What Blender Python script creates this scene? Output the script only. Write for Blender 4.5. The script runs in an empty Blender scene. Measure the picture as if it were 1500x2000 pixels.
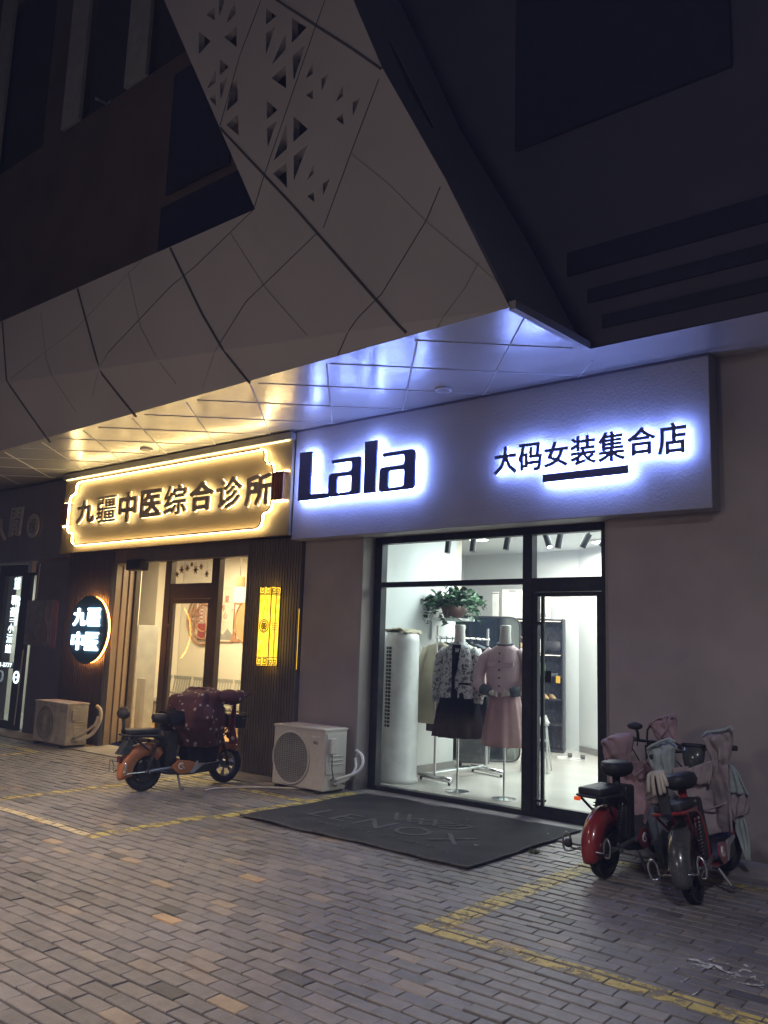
import bpy, bmesh, math, random
from mathutils import Vector, Matrix, noise
random.seed(7)
SC = bpy.context.scene
COL = SC.collection
PI = math.pi
R = math.radians

# ------------------------------------------------------------------ camera (solved from the photograph's vanishing points)
F = 1650.0
def _n(v): return Vector(v).normalized()
_X = -_n((-2030, 195, F))
_Y = _n((1370.6, 262 + .033 * 1370.6, F)); _Y = (_Y - _X * _X.dot(_Y)).normalized()
_Z = -_X.cross(_Y)
if _Z.y > 0: _Z = -_Z
RM = Matrix((_X, _Y, _Z))
H = 1.55
cam = bpy.data.cameras.new('camera'); camo = bpy.data.objects.new('camera', cam); COL.objects.link(camo)
cam.sensor_fit = 'VERTICAL'; cam.sensor_height = 36; cam.lens = F / 2000 * 36
cam.clip_start = .05; cam.clip_end = 300
c0, c1, c2 = RM.col[0], -RM.col[1], -RM.col[2]
m = Matrix(((c0[0], c1[0], c2[0], 0), (c0[1], c1[1], c2[1], 0), (c0[2], c1[2], c2[2], H), (0, 0, 0, 1)))
camo.matrix_world = m
SC.camera = camo
def ray(px, py): return RM @ Vector((px - 750, py - 1000, F))
def A(px, py, y):                     # point of the facade plane at depth y
    d = ray(px, py); t = y / d[1]; return (d[0] * t, H + d[2] * t)
def G(px, py, z=0):                   # point of the horizontal plane at height z
    d = ray(px, py); t = (z - H) / d[2]; return (d[0] * t, d[1] * t)

# ------------------------------------------------------------------ world, light, exposure
w = bpy.data.worlds.new('World'); SC.world = w; w.use_nodes = True
bg = w.node_tree.nodes['Background']; bg.inputs[0].default_value = (.42, .46, .85, 1); bg.inputs[1].default_value = .022
def area(name, loc, size, power, col, rot=(0, 0, 0), size_y=None, spread=180):
    l = bpy.data.lights.new(name, 'AREA'); l.energy = power; l.color = col; l.size = size
    if size_y: l.shape = 'RECTANGLE'; l.size_y = size_y
    l.spread = R(spread)
    o = bpy.data.objects.new(name, l); COL.objects.link(o); o.location = loc; o.rotation_euler = rot
    return o
# street lamps of the square, and a weak added fill, behind the photographer
area('street_light', (-7.6, -.5, 6.4), .7, 530, (1, .79, .62), (0, 0, 0), spread=108)
area('street_light_cool', (1.5, -1.5, 6.5), .7, 225, (.93, .90, 1), (R(14), 0, R(10)), spread=120)
area('fill_light_far', (-5.0, -8.0, 4.6), 1.5, 120, (1, .84, .76), (R(60), 0, 0))  # added weak fill for the cladding band, no lamp behind it
SC.view_settings.view_transform = 'Standard'; SC.view_settings.look = 'None'
SC.view_settings.exposure = 0; SC.view_settings.gamma = 1
SC.cycles.use_denoising = True; SC.cycles.use_adaptive_sampling = True; SC.cycles.adaptive_threshold = .025
SC.cycles.max_bounces = 5; SC.cycles.diffuse_bounces = 3; SC.cycles.glossy_bounces = 2; SC.cycles.volume_bounces = 0
SC.cycles.transparent_max_bounces = 12; SC.cycles.sample_clamp_indirect = 4
SC.cycles.caustics_reflective = False; SC.cycles.caustics_refractive = False

# ------------------------------------------------------------------ materials
def mat(name, base, rough=.6, metal=0, var=.12, scale=6, bump=0, bscale=60, coat=0, spec=.5, stretch=(1, 1, 1), sheen=0):
    m = bpy.data.materials.new(name); m.use_nodes = True; nt = m.node_tree; b = nt.nodes['Principled BSDF']
    b.inputs['Roughness'].default_value = rough; b.inputs['Metallic'].default_value = metal
    b.inputs['Coat Weight'].default_value = coat; b.inputs['Specular IOR Level'].default_value = spec
    b.inputs['Sheen Weight'].default_value = sheen
    tc = nt.nodes.new('ShaderNodeTexCoord'); mp = nt.nodes.new('ShaderNodeMapping'); mp.inputs['Scale'].default_value = stretch
    nt.links.new(tc.outputs['Object'], mp.inputs['Vector'])
    ns = nt.nodes.new('ShaderNodeTexNoise'); ns.inputs['Scale'].default_value = scale; ns.inputs['Detail'].default_value = 6
    nt.links.new(mp.outputs[0], ns.inputs['Vector'])
    rp = nt.nodes.new('ShaderNodeValToRGB')
    rp.color_ramp.elements[0].position = .3; rp.color_ramp.elements[1].position = .7
    rp.color_ramp.elements[0].color = (*[c * (1 - var) for c in base], 1)
    rp.color_ramp.elements[1].color = (*[min(1, c * (1 + var)) for c in base], 1)
    nt.links.new(ns.outputs['Fac'], rp.inputs[0]); nt.links.new(rp.outputs[0], b.inputs['Base Color'])
    if bump:
        n2 = nt.nodes.new('ShaderNodeTexNoise'); n2.inputs['Scale'].default_value = bscale; n2.inputs['Detail'].default_value = 4
        nt.links.new(mp.outputs[0], n2.inputs['Vector'])
        bp = nt.nodes.new('ShaderNodeBump'); bp.inputs['Strength'].default_value = 1; bp.inputs['Distance'].default_value = bump
        nt.links.new(n2.outputs['Fac'], bp.inputs['Height']); nt.links.new(bp.outputs[0], b.inputs['Normal'])
    return m
def emi(name, col, s):
    m = bpy.data.materials.new(name); m.use_nodes = True; nt = m.node_tree
    nt.nodes.remove(nt.nodes['Principled BSDF'])
    e = nt.nodes.new('ShaderNodeEmission'); e.inputs[0].default_value = (*col, 1); e.inputs[1].default_value = s
    nt.links.new(e.outputs[0], nt.nodes['Material Output'].inputs[0]); return m
def glassm(name, tint=(.96, .98, .97), ior=1.45):
    m = bpy.data.materials.new(name); m.use_nodes = True; nt = m.node_tree
    nt.nodes.remove(nt.nodes['Principled BSDF'])
    t = nt.nodes.new('ShaderNodeBsdfTransparent'); t.inputs[0].default_value = (*tint, 1)
    g = nt.nodes.new('ShaderNodeBsdfGlossy'); g.inputs['Roughness'].default_value = .01
    lw = nt.nodes.new('ShaderNodeLayerWeight'); lw.inputs[0].default_value = .5
    pw = nt.nodes.new('ShaderNodeMath'); pw.operation = 'POWER'; pw.inputs[1].default_value = 5; nt.links.new(lw.outputs['Facing'], pw.inputs[0])
    f = nt.nodes.new('ShaderNodeMath'); f.operation = 'MULTIPLY_ADD'; f.inputs[1].default_value = .92; f.inputs[2].default_value = .045; nt.links.new(pw.outputs[0], f.inputs[0])
    mx = nt.nodes.new('ShaderNodeMixShader')
    nt.links.new(f.outputs[0], mx.inputs[0]); nt.links.new(t.outputs[0], mx.inputs[1]); nt.links.new(g.outputs[0], mx.inputs[2])
    nt.links.new(mx.outputs[0], nt.nodes['Material Output'].inputs[0]); return m
def dots(name, base, dot, scale=11, size=.26, rough=.8):      # quilted cloth printed with pale flowers
    m = mat(name, base, rough, var=.25, scale=5, bump=.01, bscale=14)
    nt = m.node_tree; b = nt.nodes['Principled BSDF']; src = b.inputs['Base Color'].links[0].from_socket
    tc = nt.nodes['Texture Coordinate']
    v = nt.nodes.new('ShaderNodeTexVoronoi'); v.inputs['Scale'].default_value = scale
    nt.links.new(tc.outputs['Object'], v.inputs['Vector'])
    r = nt.nodes.new('ShaderNodeValToRGB'); r.color_ramp.elements[0].position = size; r.color_ramp.elements[1].position = size + .06
    r.color_ramp.elements[0].color = (1, 1, 1, 1); r.color_ramp.elements[1].color = (0, 0, 0, 1)
    nt.links.new(v.outputs['Distance'], r.inputs[0])
    mx = nt.nodes.new('ShaderNodeMixRGB'); nt.links.new(r.outputs[0], mx.inputs[0]); nt.links.new(src, mx.inputs[1])
    mx.inputs[2].default_value = (*dot, 1); nt.links.new(mx.outputs[0], b.inputs['Base Color'])
    return m
def floral(name, a, c):
    m = mat(name, a, .7, var=.1, bump=.006, bscale=12)
    nt = m.node_tree; b = nt.nodes['Principled BSDF']
    tc = nt.nodes['Texture Coordinate']
    n = nt.nodes.new('ShaderNodeTexNoise'); n.inputs['Scale'].default_value = 30; n.inputs['Detail'].default_value = 10; n.inputs['Distortion'].default_value = .6; n.inputs['Roughness'].default_value = .7
    nt.links.new(tc.outputs['Object'], n.inputs['Vector'])
    r = nt.nodes.new('ShaderNodeValToRGB'); r.color_ramp.elements[0].position = .43; r.color_ramp.elements[1].position = .50
    r.color_ramp.elements[0].color = (*c, 1); r.color_ramp.elements[1].color = (*a, 1)
    nt.links.new(n.outputs['Fac'], r.inputs[0]); nt.links.new(r.outputs[0], b.inputs['Base Color']); return m
def paverm():
    m = bpy.data.materials.new('paver_brick'); m.use_nodes = True; nt = m.node_tree; b = nt.nodes['Principled BSDF']
    at = nt.nodes.new('ShaderNodeAttribute'); at.attribute_name = 'tone'
    r = nt.nodes.new('ShaderNodeValToRGB'); cr = r.color_ramp
    stops = [(0, (.085, .083, .083)), (.05, (.155, .150, .150)), (.35, (.176, .167, .167)), (.65, (.192, .180, .177)), (.94, (.215, .196, .186)), (.985, (.30, .24, .18)), (1, (.46, .31, .17))]
    cr.elements[0].position = 0; cr.elements[1].position = 1
    for p, c in stops[1:-1]: cr.elements.new(p)
    for e, (p, c) in zip(cr.elements, stops): e.position = p; e.color = (*c, 1)
    nt.links.new(at.outputs['Fac'], r.inputs[0])
    tc = nt.nodes.new('ShaderNodeTexCoord')
    n = nt.nodes.new('ShaderNodeTexNoise'); n.inputs['Scale'].default_value = 9; n.inputs['Detail'].default_value = 9; n.inputs['Roughness'].default_value = .7
    nt.links.new(tc.outputs['Object'], n.inputs['Vector'])
    n3 = nt.nodes.new('ShaderNodeTexNoise'); n3.inputs['Scale'].default_value = 1.1; n3.inputs['Detail'].default_value = 4
    nt.links.new(tc.outputs['Object'], n3.inputs['Vector'])
    ad = nt.nodes.new('ShaderNodeMath'); ad.operation = 'ADD'; nt.links.new(n.outputs['Fac'], ad.inputs[0]); nt.links.new(n3.outputs['Fac'], ad.inputs[1])
    mr = nt.nodes.new('ShaderNodeMapRange'); mr.inputs[1].default_value = .6; mr.inputs[2].default_value = 1.4; mr.inputs[3].default_value = .50; mr.inputs[4].default_value = 1.5
    nt.links.new(ad.outputs[0], mr.inputs[0])
    mx = nt.nodes.new('ShaderNodeVectorMath'); mx.operation = 'SCALE'
    nt.links.new(r.outputs[0], mx.inputs[0]); nt.links.new(mr.outputs[0], mx.inputs['Scale']); nt.links.new(mx.outputs[0], b.inputs['Base Color'])
    rr = nt.nodes.new('ShaderNodeMapRange'); rr.inputs[3].default_value = .28; rr.inputs[4].default_value = .72
    nt.links.new(n3.outputs['Fac'], rr.inputs[0]); nt.links.new(rr.outputs[0], b.inputs['Roughness'])
    n2 = nt.nodes.new('ShaderNodeTexNoise'); n2.inputs['Scale'].default_value = 90; n2.inputs['Detail'].default_value = 5
    nt.links.new(tc.outputs['Object'], n2.inputs['Vector'])
    bp = nt.nodes.new('ShaderNodeBump'); bp.inputs['Distance'].default_value = .003; nt.links.new(n2.outputs['Fac'], bp.inputs['Height']); nt.links.new(bp.outputs[0], b.inputs['Normal'])
    return m
def paintm(name, base, wear=.42):
    m = mat(name, base, .6, var=.2, scale=18, bump=.002, bscale=90)
    nt = m.node_tree; b = nt.nodes['Principled BSDF']; out = nt.nodes['Material Output']; tc = nt.nodes['Texture Coordinate']
    n = nt.nodes.new('ShaderNodeTexNoise'); n.inputs['Scale'].default_value = 7; n.inputs['Detail'].default_value = 10; n.inputs['Roughness'].default_value = .75
    nt.links.new(tc.outputs['Object'], n.inputs['Vector'])
    r = nt.nodes.new('ShaderNodeValToRGB'); r.color_ramp.elements[0].position = wear; r.color_ramp.elements[1].position = wear + .08
    nt.links.new(n.outputs['Fac'], r.inputs[0])
    t = nt.nodes.new('ShaderNodeBsdfTransparent'); mx = nt.nodes.new('ShaderNodeMixShader')
    nt.links.new(r.outputs[0], mx.inputs[0]); nt.links.new(t.outputs[0], mx.inputs[1]); nt.links.new(b.outputs[0], mx.inputs[2])
    nt.links.new(mx.outputs[0], out.inputs[0]); return m

K = {}
K['brick'] = paverm()
K['joint'] = mat('sand_joint', (.011, .010, .010), .95, var=.3, scale=30)
K['asphalt'] = mat('ground_far', (.12, .11, .105), .9, var=.2, scale=3)
K['concrete'] = mat('concrete_apron', (.27, .25, .23), .85, var=.28, scale=4, bump=.004, bscale=50)
K['yellow'] = paintm('yellow_paint', (.52, .42, .13), .42)
K['pale'] = paintm('pale_paint', (.62, .52, .32), .38)
K['white_splash'] = paintm('white_paint', (.66, .67, .65), .46)
K['wall'] = mat('render_wall', (.43, .37, .34), .8, var=.14, scale=1.7, bump=.0015, bscale=160)
K['fascia'] = mat('fascia_plaster', (.38, .37, .385), .55, var=.05, scale=3, bump=.0035, bscale=48)
K['soffit'] = mat('soffit_panel', (.72, .72, .73), .24, metal=.55, var=.04, scale=2, bump=.02, bscale=1.6)
K['joint2'] = mat('panel_joint', (.5, .5, .52), .5)
K['band'] = mat('cladding_panel', (.52, .49, .47), .55, var=.05, scale=1.2, bump=.004, bscale=2)
K['seam'] = mat('cladding_seam', (.09, .085, .085), .7)
K['seamf'] = mat('cladding_faint_seam', (.33, .315, .305), .7)
K['dark_wall'] = mat('dark_upper_wall', (.085, .085, .125), .7, var=.12, scale=1.2)  # blue cast in the colour stands in for sign glare
K['brown_wall'] = mat('brown_upper_wall', (.15, .11, .085), .7, var=.15, scale=1.4)
K['upper_pane'] = mat('upper_window_glass', (.03, .033, .055), .25, var=.1)
K['pilaster'] = mat('pilaster_panel', (.42, .42, .38), .7)
K['recess'] = mat('recess_dark', (.05, .045, .05), .8)
K['void'] = mat('void_red', (.12, .07, .07), .8)
K['black_alu'] = mat('black_aluminium', (.018, .02, .028), .38, metal=.2, var=.1)
K['brown_alu'] = mat('brown_aluminium', (.125, .10, .08), .42, metal=.3, var=.1)
K['brown_board'] = mat('brown_board', (.29, .205, .14), .5, var=.15, scale=5, stretch=(1, 1, .2))
K['slat'] = mat('dark_slat', (.17, .14, .12), .5, var=.15, scale=8, stretch=(1, 1, .1))
K['slat_navy'] = mat('navy_slat', (.075, .072, .095), .5, var=.15, scale=8, stretch=(1, 1, .1))
def grime(k_, z0, z1, dirt):          # splashed dirt at the foot of the walls
    nt_ = K[k_].node_tree; b_ = nt_.nodes['Principled BSDF']; tc_ = nt_.nodes['Texture Coordinate']
    sx = nt_.nodes.new('ShaderNodeSeparateXYZ'); gm_ = nt_.nodes.new('ShaderNodeNewGeometry'); nt_.links.new(gm_.outputs['Position'], sx.inputs[0])
    n_ = nt_.nodes.new('ShaderNodeTexNoise'); n_.inputs['Scale'].default_value = 6; n_.inputs['Detail'].default_value = 10; nt_.links.new(gm_.outputs['Position'], n_.inputs['Vector'])
    a_ = nt_.nodes.new('ShaderNodeMath'); a_.operation = 'MULTIPLY_ADD'; a_.inputs[1].default_value = -.55; nt_.links.new(n_.outputs['Fac'], a_.inputs[0]); nt_.links.new(sx.outputs['Z'], a_.inputs[2])
    m_ = nt_.nodes.new('ShaderNodeMapRange'); m_.inputs[1].default_value = z0 - .28; m_.inputs[2].default_value = z1 - .28; m_.inputs[3].default_value = .8; m_.inputs[4].default_value = 0
    nt_.links.new(a_.outputs[0], m_.inputs[0]); x_ = nt_.nodes.new('ShaderNodeMixRGB'); src_ = b_.inputs['Base Color'].links[0].from_socket
    nt_.links.new(m_.outputs[0], x_.inputs[0]); nt_.links.new(src_, x_.inputs[1]); x_.inputs[2].default_value = (*dirt, 1); nt_.links.new(x_.outputs[0], b_.inputs['Base Color'])
grime('wall', .02, .22, (.14, .12, .105)); grime('slat', .0, .16, (.22, .19, .16))
K['navy_wall'] = mat('neighbour_wall', (.13, .115, .15), .65, var=.12, scale=2, bump=.002, bscale=60)
K['glass'] = glassm('shop_glass'); K['glass2'] = glassm('clinic_glass', (.95, .95, .93))
K['inner_white'] = mat('interior_white', (.72, .75, .75), .6, var=.03, scale=1.5)
K['inner_cream'] = mat('interior_cream', (.78, .74, .64), .7, var=.04, scale=1.5)
K['tile_floor'] = mat('polished_tile', (.58, .56, .52), .18, var=.1, scale=1.6)
K['wood_floor'] = mat('wood_floor', (.50, .30, .12), .3, var=.25, scale=3, stretch=(1, 6, 1))
K['skirt'] = mat('grey_skirting', (.30, .29, .28), .5)
K['letter'] = mat('letter_face', (.085, .11, .32), .4, var=.05, coat=.3)  # blue stands in for sign glare over black acrylic letters
K['bronze'] = mat('bronze_letter', (.46, .37, .25), .5, metal=.1, var=.12)
K['board'] = mat('sign_board', (.20, .155, .095), .5, var=.05, scale=2)
K['cap'] = mat('board_cap', (.25, .24, .22), .5)
K['copper'] = mat('copper_fins', (.30, .13, .07), .4, metal=.6)
K['casing'] = mat('unit_casing', (.62, .58, .53), .5, var=.10, scale=5)
K['casing2'] = mat('unit_casing_old', (.52, .46, .38), .6, var=.22, scale=6)
K['grille'] = mat('unit_grille', (.20, .19, .18), .5)
K['greyp'] = mat('grey_plastic', (.36, .36, .35), .5)
K['whitep'] = mat('white_plastic', (.75, .75, .74), .4)
K['black'] = mat('black_plastic', (.022, .022, .025), .45, var=.2)
K['rubber'] = mat('tyre_rubber', (.028, .028, .03), .8, var=.25, bump=.002, bscale=120)
K['chrome'] = mat('chrome', (.65, .65, .66), .22, metal=1)
K['steel'] = mat('dull_steel', (.30, .30, .31), .4, metal=.8)
K['orange'] = mat('orange_paint', (.50, .17, .05), .32, var=.12, coat=.5)
K['red'] = mat('red_paint', (.27, .018, .024), .3, var=.12, coat=.7)
K['darkgrey'] = mat('dark_grey_paint', (.06, .065, .068), .25, coat=.7)
K['silverp'] = mat('silver_panel', (.45, .46, .48), .4, metal=.4)
K['leather'] = mat('seat_vinyl', (.02, .021, .026), .5, bump=.002, bscale=80)
for k_ in ('red', 'orange', 'darkgrey', 'casing', 'casing2', 'black', 'rubber', 'black_alu', 'leather', 'silverp'):
    nt_ = K[k_].node_tree; b_ = nt_.nodes['Principled BSDF']; tc_ = nt_.nodes['Texture Coordinate']
    n_ = nt_.nodes.new('ShaderNodeTexNoise'); n_.inputs['Scale'].default_value = 5; n_.inputs['Detail'].default_value = 12; n_.inputs['Roughness'].default_value = .78
    nt_.links.new(tc_.outputs['Object'], n_.inputs['Vector'])
    m_ = nt_.nodes.new('ShaderNodeMapRange'); m_.inputs[1].default_value = .48; m_.inputs[2].default_value = .72; m_.inputs[3].default_value = 0; m_.inputs[4].default_value = .38
    nt_.links.new(n_.outputs['Fac'], m_.inputs[0]); x_ = nt_.nodes.new('ShaderNodeMixRGB'); src_ = b_.inputs['Base Color'].links[0].from_socket
    nt_.links.new(m_.outputs[0], x_.inputs[0]); nt_.links.new(src_, x_.inputs[1]); x_.inputs[2].default_value = (.16, .14, .12, 1); nt_.links.new(x_.outputs[0], b_.inputs['Base Color'])
    r0_ = b_.inputs['Roughness'].default_value; q_ = nt_.nodes.new('ShaderNodeMapRange'); q_.inputs[1].default_value = 0; q_.inputs[2].default_value = .38; q_.inputs[3].default_value = r0_; q_.inputs[4].default_value = min(1, r0_ + .4)
    nt_.links.new(m_.outputs[0], q_.inputs[0]); nt_.links.new(q_.outputs[0], b_.inputs['Roughness'])
K['tail'] = mat('tail_lens', (.10, .015, .015), .25, coat=.5)
K['quilt_maroon'] = dots('maroon_quilt', (.085, .025, .032), (.42, .34, .32), 13, .2)
K['quilt_pink'] = mat('pink_quilt', (.46, .31, .33), .85, var=.25, scale=4, bump=.012, bscale=12)
K['quilt_taupe'] = mat('taupe_quilt', (.37, .31, .31), .85, var=.22, scale=5, bump=.012, bscale=12)
K['lining'] = mat('pale_green_lining', (.42, .49, .46), .85, var=.15, scale=5, bump=.01, bscale=16)
K['denim'] = mat('grey_blue_cloth', (.13, .15, .18), .9, var=.3, bump=.006, bscale=20)
K['piping'] = mat('cloth_piping', (.45, .34, .38), .8)
K['glove'] = mat('cotton_glove', (.55, .50, .42), .9, var=.2, bump=.004, bscale=70)
K['mat'] = mat('door_mat_rubber', (.024, .023, .026), .95, var=.5, scale=3.5, bump=.004, bscale=200)
K['mattext'] = mat('mat_print', (.075, .072, .073), .9, var=.35, scale=30)
K['skin'] = mat('mannequin_shell', (.72, .70, .66), .4)
K['floral'] = floral('floral_cloth', (.62, .64, .64), (.06, .07, .09))
K['skirtblack'] = mat('black_cloth', (.012, .012, .018), .9, spec=.1, bump=.006, bscale=10)
K['pinkcloth'] = mat('pink_cloth', (.72, .54, .58), .6, var=.06, bump=.01, bscale=7)
K['pinkskirt'] = mat('dusty_pink_cloth', (.50, .31, .32), .55, var=.08, bump=.01, bscale=6)
K['beige'] = mat('beige_knit', (.52, .47, .34), .85, bump=.003, bscale=90)
K['greycloth'] = mat('grey_cloth', (.35, .36, .37), .85)
K['leaf'] = mat('leaf_green', (.03, .085, .032), .45, var=.5, scale=14)
K['pot'] = mat('brown_pot', (.13, .07, .055), .5)
K['mirror'] = mat('mirror_glass', (.50, .58, .55), .06, metal=1, var=.02)
K['shelf'] = mat('dark_shelf', (.035, .038, .045), .4, var=.3)
K['marble'] = floral('dark_marble_back', (.035, .037, .045), (.09, .09, .095))
K['tan'] = mat('tan_leather', (.50, .33, .16), .5)
K['nude'] = mat('nude_leather', (.60, .45, .35), .45)
K['goldy'] = mat('mustard_box', (.75, .42, .05), .5)
K['greenb'] = mat('green_bottle', (.16, .28, .16), .35)
K['paper'] = mat('white_paper', (.80, .80, .78), .6)
K['poster'] = mat('poster_paper', (.66, .62, .53), .6, var=.08, scale=3)
K['posterred'] = mat('banner_red', (.36, .06, .04), .6)
K['hill'] = mat('ink_hill', (.28, .28, .27), .7)
K['fret'] = mat('fret_wood', (.42, .22, .11), .5)
K['ink'] = mat('dark_ink', (.06, .04, .03), .7)
K['hose'] = mat('pale_hose', (.60, .56, .48), .5)
K['relief'] = mat('relief_plaque', (.20, .185, .21), .7, var=.25, scale=7, bump=.01, bscale=12)
K['plaquered'] = mat('plaque_strip', (.24, .12, .14), .7)
K['ghostletter'] = mat('unlit_letter', (.36, .34, .32), .5)
K['ghostdark'] = mat('unlit_disc_rim', (.10, .09, .09), .5)
K['disc'] = mat('sign_disc', (.05, .11, .15), .3, coat=.3)
K['beam'] = mat('ceiling_beam', (.24, .13, .06), .6)
K['bench'] = mat('bench_steel', (.50, .52, .50), .35, metal=.5)
K['dry'] = mat('weed_green', (.08, .09, .04), .8)
E_COOL = emi('cool_led', (.24, .35, 1.0), 80)
E_WARM = emi('warm_led', (1.0, .72, .30), 31)
E_WARMTXT = emi('warm_letter_led', (1.0, .76, .36), 14)
E_TEXTW = emi('white_text_led', (.66, .86, 1.0), 13)
E_RING = emi('orange_ring_led', (1.0, .33, .05), 40)
E_LANT = emi('lantern_panel', (1.0, .60, .012), 2.4)
_nt = E_LANT.node_tree; _e = _nt.nodes['Emission']; _n2 = _nt.nodes.new('ShaderNodeTexNoise'); _n2.inputs['Scale'].default_value = 9
_r2 = _nt.nodes.new('ShaderNodeValToRGB'); _r2.color_ramp.elements[0].position = .35; _r2.color_ramp.elements[1].position = .65
_r2.color_ramp.elements[0].color = (.75, .36, .004, 1); _r2.color_ramp.elements[1].color = (1, .66, .06, 1)
_nt.links.new(_n2.outputs['Fac'], _r2.inputs[0]); _nt.links.new(_r2.outputs[0], _e.inputs[0])
E_SPOT = emi('spot_lens', (.9, .96, 1.0), 10)
E_PEND = emi('pendant_shade', (1.0, .80, .48), 2.2)
E_NEON = emi('door_text_led', (.72, .92, .95), 3.2)
E_TAIL = emi('reflector_glow', (1.0, .12, .02), .7)  # own glow stands in for light the reflector throws back
E_CEIL = emi('ceiling_lens', (.95, 1.0, .96), 7)
E_WCEIL = emi('warm_ceiling_lens', (1.0, .85, .6), 8)
E_SHELF = emi('shelf_led', (1.0, .86, .62), 7.0)

# ------------------------------------------------------------------ mesh helpers
class MB:
    def __init__(s): s.v = []; s.f = []
    def add(s, vs, fs):
        k = len(s.v); s.v += [tuple(v) for v in vs]; s.f += [tuple(i + k for i in f) for f in fs]; return s
    def box(s, x0, x1, y0, y1, z0, z1, M=None):
        vs = [Vector((x, y, z)) for z in (z0, z1) for y in (y0, y1) for x in (x0, x1)]
        if M is not None: vs = [M @ v for v in vs]
        return s.add(vs, [(0, 2, 3, 1), (4, 5, 7, 6), (0, 1, 5, 4), (2, 6, 7, 3), (0, 4, 6, 2), (1, 3, 7, 5)])
    def tube(s, pts, r, n=8, closed=False, flat=1.0, caps=True):
        pts = [Vector(p) for p in pts]; N = len(pts)
        rs = list(r) if isinstance(r, (list, tuple)) else [r] * N
        T = []
        for i in range(N):
            a = pts[(i - 1) % N] if (closed or i > 0) else pts[i]; b = pts[(i + 1) % N] if (closed or i < N - 1) else pts[i]
            T.append((b - a).normalized())
        up = Vector((0, 0, 1)) if abs(T[0].z) < .9 else Vector((1, 0, 0))
        u = T[0].cross(up).normalized(); vs = []
        for i in range(N):
            u = (u - T[i] * u.dot(T[i])).normalized(); v = T[i].cross(u)
            for k in range(n):
                a = 2 * PI * k / n
                vs.append(pts[i] + (u * math.cos(a) + v * math.sin(a) * flat) * rs[i])
        fs = []
        for i in range(N if closed else N - 1):
            j = (i + 1) % N
            for k in range(n):
                k2 = (k + 1) % n; fs.append((i * n + k, i * n + k2, j * n + k2, j * n + k))
        if not closed and caps: fs += [tuple(range(n))[::-1], tuple((N - 1) * n + k for k in range(n))]
        return s.add(vs, fs)
    def sheet(s, x0, x1, y, z0, z1): return s.add([(x0, y, z0), (x1, y, z0), (x1, y, z1), (x0, y, z1)], [(0, 1, 2, 3)])
    def prism(s, poly, fmap, t0, t1):            # poly in 2-D, fmap(a,b,t) -> 3-D
        n = len(poly); vs = [fmap(a, b, t0) for a, b in poly] + [fmap(a, b, t1) for a, b in poly]
        fs = [tuple(range(n))[::-1], tuple(range(n, 2 * n))] + [(i, (i + 1) % n, n + (i + 1) % n, n + i) for i in range(n)]
        return s.add(vs, fs)
    def grid(s, fn, nu, nv, wrap=False):
        vs = [fn(i / (nu if wrap else nu - 1), j / (nv - 1)) for j in range(nv) for i in range(nu)]
        fs = [(j * nu + i, j * nu + (i + 1) % nu, (j + 1) * nu + (i + 1) % nu, (j + 1) * nu + i) for j in range(nv - 1) for i in range(nu if wrap else nu - 1)]
        return s.add(vs, fs)
    def loft(s, secs, n=24, fold=0, kf=7, cap=True, M=None):  # secs: (cx,cy,z,rx,ry)
        vs = []
        for q, (cx, cy, z, rx, ry) in enumerate(secs):
            fd = fold[q] if isinstance(fold, (list, tuple)) else fold
            for k in range(n):
                a = 2 * PI * k / n; e = 1 + fd * math.sin(kf * a + q * .35) + fd * .5 * math.sin(kf * 1.9 * a + 2)
                p = Vector((cx + rx * e * math.cos(a), cy + ry * e * math.sin(a), z))
                vs.append(M @ p if M is not None else p)
        fs = [(q * n + k, q * n + (k + 1) % n, (q + 1) * n + (k + 1) % n, (q + 1) * n + k) for q in range(len(secs) - 1) for k in range(n)]
        if cap: fs += [tuple(range(n))[::-1], tuple((len(secs) - 1) * n + k for k in range(n))]
        return s.add(vs, fs)
    def ell(s, c, r, n=16, m=10, M=None):
        vs = []; c = Vector(c)
        for j in range(m + 1):
            t = PI * j / m
            for i in range(n):
                a = 2 * PI * i / n; p = Vector((r[0] * math.sin(t) * math.cos(a), r[1] * math.sin(t) * math.sin(a), r[2] * math.cos(t)))
                vs.append(c + (M @ p if M is not None else p))
        fs = [(j * n + i, (j + 1) * n + i, (j + 1) * n + (i + 1) % n, j * n + (i + 1) % n) for j in range(m) for i in range(n)]
        return s.add(vs, fs)
    def disc(s, c, r, axis='y', t=.01, n=32, rz=None):
        rz = rz or r
        pl = [(r * math.cos(2 * PI * k / n), rz * math.sin(2 * PI * k / n)) for k in range(n)]
        if axis == 'y': fm = lambda a, b, q: (c[0] + a, c[1] + q, c[2] + b)
        elif axis == 'z': fm = lambda a, b, q: (c[0] + a, c[1] + b, c[2] + q)
        else: fm = lambda a, b, q: (c[0] + q, c[1] + a, c[2] + b)
        return s.prism(pl, fm, 0, t)
def wloc(o):
    v = Vector((0, 0, 0))
    while o: v += o.location; o = o.parent
    return v
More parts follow.
